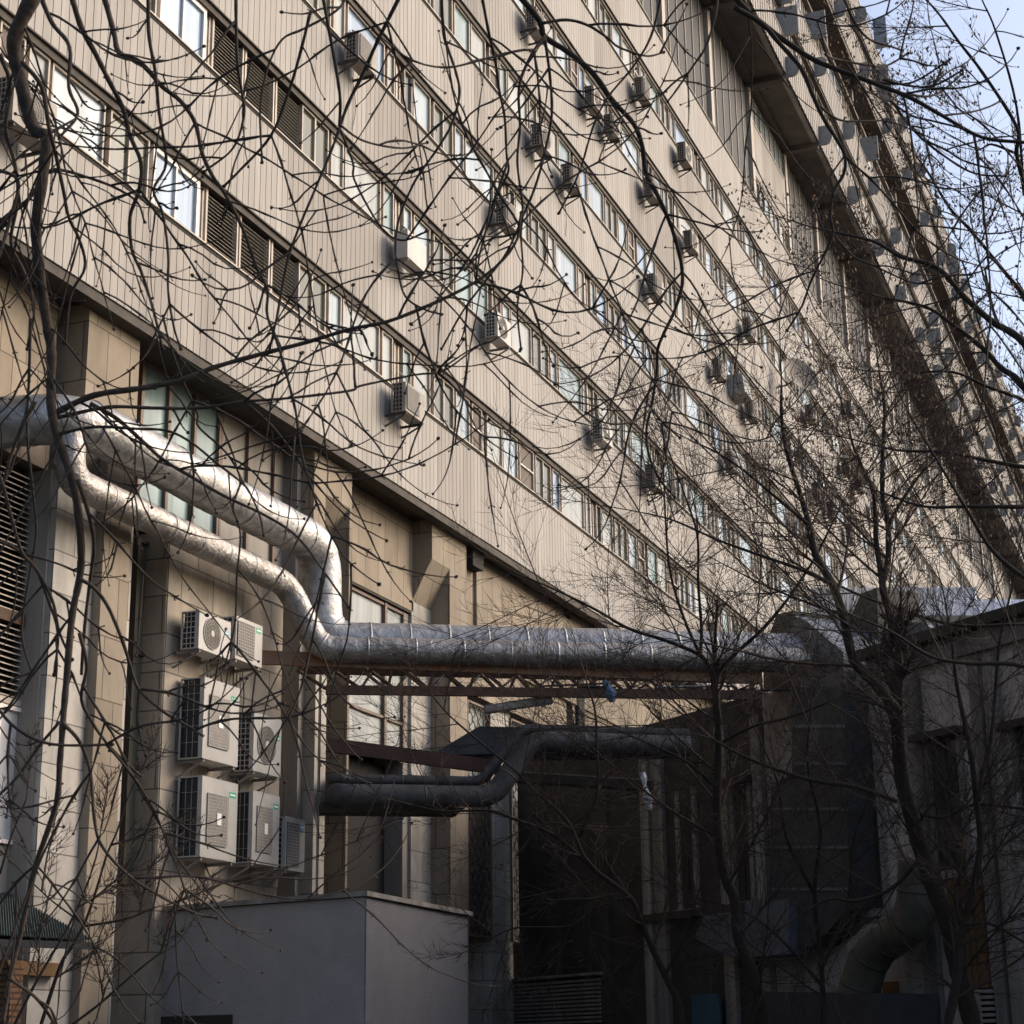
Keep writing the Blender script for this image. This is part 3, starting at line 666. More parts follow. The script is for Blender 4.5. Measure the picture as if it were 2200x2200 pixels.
# small units on the ribbon windows: (px centre, py centre, style, width, height, label or None)
SM = [(55, 250, 'fan', 1.0, .7, 'dark round-fan air conditioner at the far left edge, behind thick branches'),
 (775, 120, 'mesh', .85, .6, None), (881, 545, 'covered', .95, .62, 'pale boxed-in air conditioner without grille, above the louvred window row'),
 (1088, 468, 'mesh', .8, .6, None), (1164, 305, 'fan', .85, .62, None), (1228, 388, 'mesh', .85, .6, None), (1275, 220, 'fan', .85, .6, None),
 (1314, 276, 'mesh', .75, .55, None), (1152, 55, 'mesh', .8, .6, None), (1381, 198, 'mesh', .85, .6, None), (1400, 412, 'mesh', .85, .6, None),
 (1407, 620, 'mesh', .9, .62, None), (1070, 712, 'fan', .85, .6, 'white round-fan air conditioner just above the stepped row of pale panes'),
 (877, 870, 'mesh', .95, .62, 'dusty air conditioner with mesh front on the lowest window row, nearest one there'),
 (1293, 933, 'fan', .85, .6, 'pale round-fan air conditioner with a bent hose, on the second window row'),
 (1406, 1030, 'mesh', .9, .65, None), (1484, 523, 'fan', .8, .6, None), (1610, 710, 'mesh', .9, .7, None), (1545, 797, 'mesh', .8, .6, None),
 (1614, 884, 'mesh', .9, .7, None), (1571, 995, 'mesh', .8, .6, None), (1826, 880, 'fan', .9, .65, None), (1742, 892, 'mesh', .9, .65, None),
 (1846, 1043, 'mesh', .85, .6, None), (1818, 1007, 'mesh', .85, .6, None), (1756, 1060, 'mesh', .85, .7, None), (1787, 1100, 'mesh', .8, .7, None),
 (1828, 1150, 'mesh', .9, .8, None), (1881, 1100, 'plain', .9, .8, None), (1536, 1364, 'mesh', .9, .6, None), (1471, 336, 'fan', .85, .65, None)]
PROTO = {}
info = []
for (px, py, st, ww, hh, lab) in SM:
    c = bx(px, py, .33); row = max(0, min(5, round((c[2]+.6-SILL[0])/HF))); info.append((row, c[1]))
for idx, (px, py, st, ww, hh, lab) in enumerate(SM):
    c = bx(px, py, .33); body = M_ACW if 'pale' in (lab or '') or 'white' in (lab or '') else M_ACD
    key = (st, ww, hh, body.name)
    if key not in PROTO: t = PROTO[key] = ac_unit(ww, hh, .32, st if st != 'covered' else 'plain', body)
    else: t = copy_tree(PROTO[key])
    t.location = (.17, c[1]-ww/2, c[2]-hh/2+.02)
    row, y = info[idx]; k = sorted([i[1] for i in info if i[0] == row]).index(y)+1; nrow = sum(1 for i in info if i[0] == row)
    ordn = ['first', 'second', 'third', 'fourth', 'fifth', 'sixth', 'seventh', 'eighth', 'ninth', 'tenth', 'eleventh']
    if not lab:
        kind = {'fan': 'round-fan', 'mesh': 'grey', 'plain': 'boxy'}[st]
        lab = 'small %s air conditioner under the %s window row from the bottom, %s from the left' % (kind, ordn[row], ordn[k-1])
    t['label'] = lab; t['group'] = 'air conditioners along the ribbon windows'
mb = MB()
for k, (px, py, st, ww, hh, lab) in enumerate(SM[:20]):
    c = bx(px, py, .33); y = c[1]+ww*.5; z = c[2]; r2 = random.Random(k)
    mb.tube(smooth([(.06, y, z), (.10, y+.1, z+.35), (.06, y+.05+r2.uniform(0, .2), z+.75), (-.1, y+.02, z+.95)], 4), .018, 5, M_FIN if k % 2 else M_STEEL)
    if k % 2: mb.tube(smooth([(.03, y-.2, z-hh*.5), (.025, y-.15+r2.uniform(-.2, .2), z-.9), (.03, y-.18, z-1.5)], 4), .008, 4, M_STEEL)
tag(mb.build('cable', origin=(0, 30, 15)), 'thin hoses and cables running from the window air conditioners over the ribbed panels', 'cable', kind='stuff')
# hood box and satellite dish
c = bx(1588, 832, .3); m = MB(); m.prism([(.0, c[1]-.5, c[2]+.35), (.55, c[1]-.5, c[2]+.30), (.62, c[1]-.5, c[2]-.35), (.0, c[1]-.5, c[2]-.45)], (0, 1.1, 0), M_DIV)
tag(m.build('vent_hood', origin=(0, c[1], c[2])), 'grey box hood on the facade between two air conditioners', 'hood')
c = bx(1714, 812, .9); DS = thing('satellite_dish', 'round grey satellite dish tilted on the facade beside the upper windows', 'dish', c)
m = MB(); nrm = np.array([.75, -.55, .37]); nrm /= np.linalg.norm(nrm); ua = np.cross(nrm, (0, 0, 1)); ua /= np.linalg.norm(ua); va = np.cross(ua, nrm)
rings = 5; K = 24
for i in range(rings):
    for j in range(K):
        def P_(a_, b_): r = .85*a_/rings; th = 2*PI*b_/K; return ua*r*math.cos(th)+va*r*math.sin(th)+nrm*(.25*(a_/rings)**2)
        m.poly([P_(i, j), P_(i, j+1), P_(i+1, j+1), P_(i+1, j)] if i else [P_(0, 0), P_(1, j+1), P_(1, j)], M_CONC)
m.build('reflector', DS, True)
m = MB(); m.tube([(0, 0, 0), (-.5, .1, -.2), (-.9, .1, -.25)], .035, 6, M_STEEL); m.tube([va*-.8, nrm*.8], .02, 5, M_STEEL); m.disc(nrm*.8, nrm, .06, 8, M_STEEL, .1); m.build('mount_arm', DS)

# =================================================================== ANNEX
AD, AN, AP = np.array([-.769, .639, 0]), np.array([-.639, -.769, 0]), np.array([7.6, 33.5, 0])
def axp(px, py, off=0.0): return bplane(px, py, AP+AN*off, AN)
def at(px, py, off=0.0): p = axp(px, py, off); return float((p-AP)@AD), float(p[2])
ANX = thing('annex_building', 'low dark rendered annex with tall narrow windows, behind the bare trees', 'building', AP)
def apart(m, name): return m.build(name, ANX, origin=AP)
def abox(m, t0, t1, z0, z1, o0, o1, mt):
    p = AP+AD*t0+AN*o0; m.obox(p+np.array([0, 0, z0]), AD*(t1-t0), AN*(o1-o0), (0, 0, z1-z0), mt)
TR, TL = -14.0, .9
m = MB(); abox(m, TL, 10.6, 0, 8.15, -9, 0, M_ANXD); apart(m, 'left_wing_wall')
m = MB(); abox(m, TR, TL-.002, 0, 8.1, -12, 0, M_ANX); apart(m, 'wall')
m = MB(); abox(m, TR, -2.35, 8.12, 8.30, -12, .35, M_TRIM); abox(m, TR, -2.35, 7.78, 8.118, .002, .12, M_ANXP); apart(m, 'eaves_cornice')
def awin(pa, pb, gm=G_DARK, hood=True, frame=M_ANXP, lower=None):
    """window from top-left pixel to bottom-right pixel, on the wall plane"""
    t0, z1 = at(*pa); t1, z0 = at(*pb)
    if t0 > t1: t0, t1 = t1, t0
    f = MB(); e = .05
    abox(f, t0-.12, t0, z0, z1, .001, .07, frame); abox(f, t1, t1+.12, z0, z1, .001, .07, frame); abox(f, t0-.2, t1+.2, z0-.14, z0-.01, .001, .14, frame)
    if hood: abox(f, t0-.25, t1+.25, z1+.01, z1+.13, .001, .28, M_TRIM)
    abox(f, (t0+t1)/2-.03, (t0+t1)/2+.03, z0, z1, .02, .05, M_TRIM)
    o = apart(f, 'window'); gg = MB(); abox(gg, t0, t1, z0, z1, .004, .018, gm); gg.build('pane', o, origin=AP)
awin((2000, 1595), (2082, 1865)); awin((1858, 1600), (1905, 1950), M_TRIM, hood=False); awin((1578, 1690), (1621, 1935), M_TRIM); awin((1460, 1700), (1499, 1950), M_TRIM, hood=False)
awin((2186, 1570), (2260, 1800))
for a_, b_, pa in ((2118, 2140, 1800), (2150, 2178, 1800), (1824, 1856, 1800), (1628, 1648, 1750), (1550, 1572, 1750), (1410, 1432, 1800), (1385, 1402, 1800), (1965, 1996, 1700)):
    t1, t0 = at(a_, pa)[0], at(b_, pa)[0]; m = MB(); abox(m, t0, t1, 0, 7.7, .002, .10, M_ANXP); apart(m, 'pilaster')
t1, z1 = at(2034, 1886, .13); t0, z0 = at(2118, 2122, .13); m = MB(); abox(m, t0, t1, z0, z1, .002, .12, M_OCH)
for k in range(1, 5): abox(m, t0+(t1-t0)*k/5-.008, t0+(t1-t0)*k/5+.008, z0, z1, .121, .126, M_TRIM)
apart(m, 'ochre_panel')
t1, z1 = at(1905, 2110); t0, z0 = at(1935, 2165); m = MB(); abox(m, t0, t1, z0, z1, .002, .10, M_OCH); apart(m, 'ochre_panel')
m = MB(); t1, z1 = at(2090, 2120, .2); t0, z0 = at(2130, 2200, .2)
for k in range(9): abox(m, t0, t1, z1-.1-k*.09, z1-.05-k*.09, .05, .2, M_ANXP)
abox(m, t0, t1, z1-1.2, z1, .002, .049, M_TRIM); apart(m, 'vent_louvre')
m = MB(); t1, z1 = at(1485, 2138, .3); t0, z0 = at(1548, 2215, .3); abox(m, t0, t1, z0, z1, .25, .3, M_BLUED); tag(m.build('blue_board', origin=axp(1485, 2138, .3)), 'faded blue square board at the bottom of the dark courtyard', 'board')
m = MB(); t1, z1 = at(1365, 1970, .05); t0, z0 = at(1640, 1945, .05); abox(m, t0, t1, z1-.15, z1, .002, .2, M_TRIM); apart(m, 'ledge')
m = MB()
t1, t0 = at(1072, 2150)[0], at(1300, 2150)[0]; z1 = at(1200, 2102)[1]
for k in range(14): abox(m, t0, t1, z1-.12-k*.085, z1-.07-k*.085, .05, .14, M_CONC)
abox(m, t0, t1, z1-1.6, z1, .002, .04, M_TRIM); abox(m, t0-.1, t1+.1, z1+.002, z1+.06, .002, .2, M_ANXP); apart(m, 'vent_louvre')
for a_ in (1180, 1290):
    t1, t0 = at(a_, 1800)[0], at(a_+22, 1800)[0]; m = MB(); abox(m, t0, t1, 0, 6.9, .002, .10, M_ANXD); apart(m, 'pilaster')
# rooftop ductwork and metal roofs
def poly3(name, P, d, mt, label, cat, extra=None):
    m = MB(); m.prism(P, d, mt); o = m.build(name, origin=P[0]); return tag(o, label, cat)
def an(px, py, off): return axp(px, py, off)
BK = -AN
poly3('duct_plenum', [an(1640, 1480, .25), an(1640, 1400, .25), an(1668, 1320, .25), an(1704, 1312, .25), an(1700, 1480, .25)], BK*1.6, M_SHEETG, 'olive-grey slanted plenum where the silver ducts end', 'plenum')
poly3('hip_duct_hood', [an(1701, 1480, .3), an(1703, 1322, .3), an(1735, 1335, .3), an(1812, 1402, .3), an(1812, 1440, .3), an(1806, 1480, .3)], BK*1.3, M_SHEET, 'bluish sheet-metal hood with a sloping top, next to the plenum', 'duct hood')
# the big dark duct dropping down the wall, with an elbow at its foot
DU = thing('wall_duct', 'wide dark grey sheet-metal duct dropping down the annex wall between windows', 'duct', an(1650, 1480, .5)); DO = np.array(an(1650, 1480, .5))
m = MB(); m.prism([an(1702, 1475, .62), an(1806, 1475, .62), an(1826, 1900, .62), an(1822, 1950, .62), an(1780, 2000, .62), an(1745, 2030, .62), an(1660, 2050, .62), an(1652, 1900, .62), an(1656, 1690, .62), an(1702, 1660, .62)], AN*-.6, M_SHEETD)
m.build('shaft', DU, origin=DO)
m = MB()
for yy in (1560, 1640, 1738, 1820, 1910): m.bar(an(1700 if yy < 1670 else 1654, yy, .635), an(1812+(yy-1500)*.04, yy, .635), .02, .05, M_SHEET)
m.build('seam_flange', DU, origin=DO)
poly3('duct_box', [an(1600, 1935, .8), an(1695, 1932, .8), an(1695, 2050, .8), an(1602, 2055, .8)], AN*-.7, M_SHEET, 'square grey duct box at the foot of the wide dark duct', 'duct')
poly3('slanted_duct_hood', [an(1512, 1968, .9), an(1575, 1958, .9), an(1580, 2055, .9), an(1560, 2052, .9), an(1492, 2015, .9)], AN*-.7, M_SHEET, 'tilted bluish sheet-metal hood with a bright edge, left of the duct box', 'duct hood')
duct('green_elbow_duct', [an(1975, 1850, .9), an(1972, 1975, .9), an(1870, 2040, .9), an(1840, 2150, .9)], .34, M_SHEETG, 'fat weathered round duct with a bend, in front of the annex wall', 'duct', .45, .0, .5)
poly3('light_awning', [an(1812, 2035, 1.2), an(1860, 1985, 1.2), an(1898, 1986, 1.2), an(1862, 2052, 1.2)], AN*-1.0, M_ANXP, 'small pale sheet awning left of the weathered elbow duct', 'awning')
poly3('storage_box', [an(1640, 2130, 1.4), an(1890, 2135, 1.4), an(1890, 2260, 1.4), an(1640, 2260, 1.4)], AN*-1.2, M_SHEETD, 'long dark metal cabinet at the bottom of the courtyard', 'cabinet')
# rooftop
RZ = 8.35
def roofpt(px, py, off): return axp(px, py, off)
poly3('tall_rooftop_duct', [an(1822, 1455, -1.0), an(1824, 1330, -1.0), an(1850, 1275, -1.0), an(1885, 1262, -1.0), an(1888, 1455, -1.0)], BK*1.0, M_SHEETG, 'upright curved tan duct rising from the annex roof', 'duct')
m = MB(); m.prism([an(1888, 1340, -1.4), an(1985, 1338, -1.4), an(2015, 1360, -1.4), an(2080, 1365, -1.4), an(2080, 1392, -1.4), an(1888, 1440, -1.4)], BK*.15, M_SHEET)
tag(m.build('roof_edge_sheet', origin=an(1888, 1400, -1.4)), 'long bluish metal sheet along the annex roof edge', 'roof sheet')
# zinc roofs behind: sloping planes that catch the sky
def roofslope(name, x0, x1, pyf, pyb, o0, o1, label, mt=M_ROOF, ridge=True):
    a0, a1 = an(x0, pyf, o0), an(x1, pyf, o0); b0, b1 = an(x0+6, pyb, o1), an(x1+6, pyb, o1)
    m = MB(); m.hexa([a0-np.array([0, 0, .3]), a1-np.array([0, 0, .3]), b1-np.array([0, 0, .6]), b0-np.array([0, 0, .6]), a0, a1, b1, b0], mt)
    n = 14
    for k in range(n+1):
        m.bar(a0+(a1-a0)*k/n+np.array([0, 0, .02]), b0+(b1-b0)*k/n+np.array([0, 0, .02]), .03, .04, mt)
    return tag(m.build(name, origin=a0), label, 'roof')
roofslope('zinc_roof', 1905, 2330, 1322, 1288, -3.0, -8.0, 'blue-grey standing-seam metal roof on the annex, right side')
roofslope('zinc_roof', 1740, 2090, 1330, 1262, -6.0, -14.0, 'bright metal roof catching the sky, behind the trees')
poly3('roof_slab', [an(1958, 1338, -2.2), an(2010, 1350, -2.2), an(2092, 1345, -2.2), an(2092, 1366, -2.2), an(1962, 1362, -2.2)], BK*.8, M_TRIM, 'thick black slab under the metal roof edge', 'roof edge')

# =================================================================== GREY PLASTER BLOCK, left awning, wall bits
GB = thing('plaster_shed', 'windowless grey plastered block with two visible walls below the air conditioners', 'building', (3.2, 24, 0)); GO = np.array([3.2, 24.0, 0])
zg = 3.72; c0, c1, c2 = np.array([-.75, 24.95, 0]), np.array([3.42, 23.9, 0]), np.array([3.14, 28.3, 0]); c3 = np.array([-.75, 28.3, 0])
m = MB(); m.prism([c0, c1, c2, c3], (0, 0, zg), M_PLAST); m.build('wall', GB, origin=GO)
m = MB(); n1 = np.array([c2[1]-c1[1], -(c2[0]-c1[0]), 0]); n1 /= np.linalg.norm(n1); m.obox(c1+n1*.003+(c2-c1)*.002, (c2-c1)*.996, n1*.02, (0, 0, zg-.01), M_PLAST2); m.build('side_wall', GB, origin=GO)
m = MB(); cen = (c0+c1+c2+c3)/4
m.prism([c+(c-cen)/np.linalg.norm(c-cen)*.12+np.array([0, 0, zg+.01]) for c in (c0, c1, c2, c3)], (0, 0, .07), M_ANXP); m.build('roof_slab', GB, origin=GO)
m = MB(); d = (c1-c0)/np.linalg.norm(c1-c0); nn = np.array([d[1], -d[0], 0]); p0 = bplane(322, 2185, c0, nn); p1 = bplane(500, 2185, c0, nn)
m.obox(np.array([p0[0], p0[1], p0[2]-2.1]), (p1-p0)*np.array([1, 1, 0]), nn*.03, (0, 0, 2.1), M_TRIM); m.build('door', GB, origin=GO)
m = MB(); rn = random.Random(9)
for k in range(40):
    p = np.array([rn.uniform(-.4, 2.4), 25.3+rn.uniform(-.2, .6), zg+.09]); a_ = rn.uniform(0, 6.3); m.bar(p, p+np.array([math.cos(a_), math.sin(a_)*.4, rn.uniform(0, .5)])*rn.uniform(.15, .5), .012, .012, M_RUST if k % 3 else M_TWIG)
tag(m.build('debris', origin=(1, 25.3, zg)), 'dry twigs and rusty scraps lying on the grey block roof', 'debris', kind='stuff')
# green corrugated awning at bottom left
AW0 = bd(-40, 1880, 22.0)
a_, b_, c_, d_ = bd(-60, 1905, 26.5), bd(205, 2020, 23.5), bd(-60, 2000, 22.0), bd(205, 2024, 22.5)
GA = thing('corrugated_awning', 'dark green corrugated awning at the lower left corner', 'awning', tuple(c_)); 
m = MB(); n = 44; cn = 0
A0, A1 = bd(-40, 1888, 26.0), bd(30, 1930, 25.0); tip = bd(206, 2024, 23.2); B0 = bd(-40, 2010, 22.6)
for k in range(n):
    def row(t): p = A0+(tip-A0)*t; qq = B0+(tip-B0)*t; return p, qq
    p0, q0 = row(k/n); p1, q1 = row((k+.5)/n); p2, q2 = row((k+1)/n); up = np.array([0, 0, .03])
    m.poly([p0, p1+up, q1+up, q0], M_GRN); m.poly([p1+up, p2, q2, q1+up], M_GRN)
    m.poly([p0-up*2, p1-up*2, q1-up*2, q0-up*2], M_TRIM); m.poly([p1-up*2, p2-up*2, q2-up*2, q1-up*2], M_TRIM)
m.build('corrugated_sheet', GA, origin=c_)
m = MB(); m.bar(B0+np.array([0, 0, -.08]), tip+np.array([0, 0, -.05]), .05, .09, M_STEEL); m.build('edge_beam', GA, origin=c_)
p = bd(-30, 2060, 24.0); p2 = bd(52, 2060, 24.0); m = MB(); m.box(-1.2, p2[0], p2[1]-.25, p2[1], 0, 2.75, M_BRICK); 
tag(m.build('brick_pier', origin=p2), 'orange brick pier under the green awning, bottom left', 'wall')
m = MB(); p = bx(80, 2075, XA+.12); m.box(XA, XA+.16, p[1]-.7, p[1]+.5, p[2]-.13, p[2]+.05, M_OCH); tag(m.build('ochre_lamp_box', origin=p), 'small ochre box fixed to the pale stone wall under the awning', 'box')

# =================================================================== TREES
CR = {'a': (0, 0), 'b': (700, 0), 'c': (1450, 0), 'd': (0, 700), 'e': (700, 700), 'f': (1450, 700), 'g': (0, 1450), 'h': (700, 1450), 'i': (1450, 1450)}
def tr(code, *pts):
    ox, oy = CR[code]; return [(ox+x/2.576, oy+y/2.576) for x, y in pts]
def to3(path, depth, rnd, wob=.25):
    d0 = depth+rnd.uniform(-wob, wob); d1 = depth+rnd.uniform(-wob, wob); n = len(path); ph = rnd.uniform(0, 6)
    return [bd(x, y, d0+(d1-d0)*k/max(1, n-1)+.12*wob*math.sin(ph+k)) for k, (x, y) in enumerate(path)]
def knobs(mb, p, r, m, rnd, k=3):
    """a cluster of swollen buds"""
    for _ in range(k):
        d = np.array([rnd.uniform(-1, 1), rnd.uniform(-1, 1), rnd.uniform(-.5, 1)]); d /= np.linalg.norm(d)
        mb.tube([p-d*r*.6, p+d*r*.6, p+d*r*1.5], [r*.9, r*1.15, r*.3], 5, m, cap=True)
def hang_twig(mb, p, d, L, r, rnd, lev=0, m=None):
    """ash twig: droops, then sweeps up, swollen nodes and bud tips"""
    m = m or M_TWIG; n = max(6, int(L/.05)); st = L/n; d = d/np.linalg.norm(d); pts = [p]; sag = rnd.uniform(.35, 1.0); side = np.array([rnd.uniform(-1, 1), rnd.uniform(-1, 1), 0])*.35
    up_ = rnd.uniform(1.6, 3.0)*sag
    for k in range(n):
        t = k/n; g = -1.5*sag if t < .38 else up_
        d = d+(np.array([0, 0, g])+side*.8)/n+np.array([rnd.uniform(-1, 1), rnd.uniform(-1, 1), rnd.uniform(-1, 1)])*.085; d /= np.linalg.norm(d); p = p+d*st; pts.append(p)
    rad = [r*(1.15-.65*k/n) for k in range(n+1)]
    nn = max(2, int(L/.14))
    for k in range(1, nn):
        j = int(k*n/nn); rad[j] *= 1.45
    mb.tube(pts, rad, 5, m)
    knobs(mb, pts[-1], r*1.3, m, rnd, 3)
    for k in range(1, nn):
        j = int(k*n/nn); q0 = pts[j]; t = pts[min(j+1, n)]-pts[j-1]; t /= np.linalg.norm(t)
        for sgn in (-1, 1):
            o = np.cross(t, CW)*sgn*rnd.uniform(.4, 1)+CW*rnd.uniform(-.5, .5); o /= np.linalg.norm(o); dd = t*.7+o*.8
            if lev < 1 and L > .35 and rnd.random() < .42: hang_twig(mb, q0, dd, L*rnd.uniform(.3, .6), r*.78, rnd, lev+1, m)
            elif rnd.random() < .55: e = q0+dd/np.linalg.norm(dd)*r*rnd.uniform(3, 6); mb.tube([q0, (q0+e)/2, e], [r*.5, r*.45, r*.75], 4, m)
def fg_tree(tree, traces, seed, density, m_main, r_tw=.0044):
    rnd = random.Random(seed); o3 = np.array(tree.location)
    tw = MB(); nb = 0
    for (path, r0, r1, dep) in traces:
        P = smooth(to3(path, dep, rnd), 5); n = len(P); rad = [(r0+(r1-r0)*(k/(n-1))**(.5 if r0 > 12 else .8))*(.86 if r0 > 12 else .74)*dep/F*(1+.06*math.sin(k*1.7)+.05*rnd.uniform(-1, 1)) for k in range(n)]
        m = MB(); m.tube(P, rad, 9 if r0 > 6 else 6, m_main if r0 > 5.5 else M_TWIG); m.build('branch', tree, True, origin=o3)
        if r1 < 4.5: knobs(tw, P[-1], max(rad[-1]*1.3, .006), M_TWIG, rnd, 3)
        L = 0; nxt = rnd.uniform(.05, .2)
        for k in range(2, n-1):
            L += np.linalg.norm(P[k]-P[k-1])
            if L > nxt:
                L = 0; nxt = rnd.uniform(.14, .36)/density; t = P[k+1]-P[k-1]; t /= np.linalg.norm(t)
                for sgn in (-1, 1):
                    if rnd.random() < .5:
                        o = np.cross(t, CW)*sgn*rnd.uniform(.5, 1.2)+CW*rnd.uniform(-.4, .4); hang_twig(tw, P[k], t*.8+o, rnd.choice([.12, .25, .4, .55, .75, 1.0, 1.2])*rnd.uniform(.7, 1.15), r_tw*rnd.uniform(.75, 1.2), rnd)
    o = tw.build('twigs', tree, True, origin=o3); tag(o, kind='stuff')
TA = [
 (tr('a', (200, -60), (80, 220), (110, 430), (180, 700), (255, 760), (240, 950), (200, 1250), (220, 1500), (260, 1800))+tr('d', (285, 150), (290, 500), (400, 850), (435, 1050), (450, 1250), (440, 1400), (400, 1600))+tr('g', (370, 0), (350, 240), (330, 500), (310, 720), (200, 1050), (120, 1400), (60, 1650), (10, 1960)), 22, 6, 7.0),
 (tr('a', (220, -30), (290, 130), (385, 260), (380, 480), (430, 630), (330, 760)), 8, 4, 7.0),
 (tr('a', (390, -40), (450, 150), (530, 300), (600, 440), (680, 600), (720, 750), (780, 900), (770, 1050), (720, 1200), (730, 1380), (780, 1500), (830, 1650), (870, 1800), (900, 1932)), 9, 4, 7.2),
 (tr('a', (570, -40), (630, 180), (660, 290), (780, 350), (900, 480), (1000, 560), (1080, 680), (1120, 850), (1180, 980), (1250, 1080), (1350, 1280), (1420, 1480), (1480, 1600), (1480, 1750), (1560, 1932)), 9, 4, 7.3),
 (tr('a', (820, -40), (825, 200), (860, 400), (880, 620), (920, 900), (850, 1050), (900, 1180), (930, 1400), (930, 1600), (960, 1800), (1000, 1932)), 6, 3, 7.4),
 (tr('a', (1305, -40), (1312, 320), (1340, 520), (1350, 640), (1290, 820), (1130, 950)), 5.5, 3, 7.2),
 (tr('a', (1450, 900), (1440, 600), (1480, 380), (1560, 220), (1680, 160), (1860, 60), (1932, -40))[::-1], 4.5, 3, 7.4),
 (tr('a', (1720, 60), (1660, 300), (1600, 500), (1500, 750), (1330, 940), (1240, 1030)), 5.5, 4, 7.3),
 (tr('a', (120, 340), (230, 480), (270, 700), (310, 860), (350, 1050), (380, 1200), (440, 1330), (470, 1480), (390, 1640), (360, 1900)), 7, 4, 6.9),
 (tr('d', (310, 480), (520, 385), (780, 345), (1000, 300), (1200, 225), (1450, 155), (1700, 90), (1932, 20))+tr('b', (400, 1760), (830, 1560), (1040, 1360), (1080, 1180)), 10, 4, 7.1),
 (tr('d', (310, 510), (600, 450), (850, 455), (1100, 455), (1350, 420), (1600, 400), (1932, 360))+tr('e', (200, 330), (500, 270), (650, 250), (830, 120)), 6, 2.5, 7.3),
 (tr('d', (320, 600), (520, 560), (750, 570), (920, 580), (1050, 640), (1200, 760), (1350, 880), (1400, 960), (1440, 1060), (1460, 1160)), 5, 2.6, 7.0),
 (tr('d', (500, 430), (640, 510), (780, 630), (900, 740), (1050, 830), (1200, 920), (1300, 970), (1450, 1040), (1600, 1130), (1700, 1230), (1800, 1370), (1932, 1560)), 7, 3, 7.2),
 (tr('d', (440, 1400), (520, 1450), (600, 1560), (680, 1750), (720, 1880))+tr('g', (770, 80), (900, 200), (1000, 260), (1130, 340)), 6, 4.5, 6.9),
 (tr('d', (440, 1700), (480, 1880))+tr('g', (450, 130), (510, 260), (570, 350), (640, 430), (780, 560)), 6, 3.6, 6.8),
 (tr('g', (340, 260), (440, 370), (500, 540), (520, 780), (560, 940), (700, 1100), (880, 1220), (1080, 1320), (1200, 1345)), 6.5, 3.6, 6.8),
 (tr('g', (330, 260), (220, 390), (100, 560), (0, 660), (-40, 690)), 5, 4, 6.8),
 (tr('g', (-30, 160), (60, 270), (180, 350), (300, 385), (450, 390), (620, 385)), 5.5, 4, 6.7),
 (tr('g', (50, 1680), (180, 1770), (250, 1850), (320, 1960)), 5.5, 4.5, 6.8),
 (tr('d', (-30, 760), (20, 900), (60, 1050), (120, 1250), (200, 1350), (260, 1500), (320, 1700), (300, 1932)), 6, 4, 7.1),
 (tr('d', (170, -40), (160, 300), (150, 600), (180, 900), (200, 1150), (160, 1400), (120, 1700), (180, 1932)), 5, 3, 7.4),
 (tr('d', (-40, 1180), (80, 1230), (190, 1330), (290, 1520), (330, 1700), (400, 1850)), 6, 4, 6.9),
 (tr('a', (-40, 930), (100, 1000), (60, 1200), (0, 1400), (-40, 1500)), 6, 5, 7.0),
 (tr('a', (-40, 1260), (60, 1180), (160, 1100), (260, 960), (330, 940), (480, 980), (640, 1040), (760, 1120), (800, 1230)), 8, 3, 7.1),
 (tr('a', (0, 300), (60, 480), (30, 700), (80, 900), (100, 1100), (60, 1340), (130, 1500), (190, 1700), (150, 1932)), 7, 4, 7.3),
 (tr('d', (900, -60), (940, 100), (1010, 300), (1090, 480), (1100, 560), (1250, 700), (1330, 850), (1290, 1000), (1330, 1150), (1310, 1400), (1300, 1650), (1240, 1900)), 4, 3, 7.5),
 (tr('d', (200, 420), (120, 560), (60, 720), (10, 900), (-30, 1000)), 6, 4, 7.0),
 (tr('d', (430, 850), (480, 1000), (520, 1200), (500, 1400), (470, 1650), (450, 1932)), 7, 5, 6.9)]
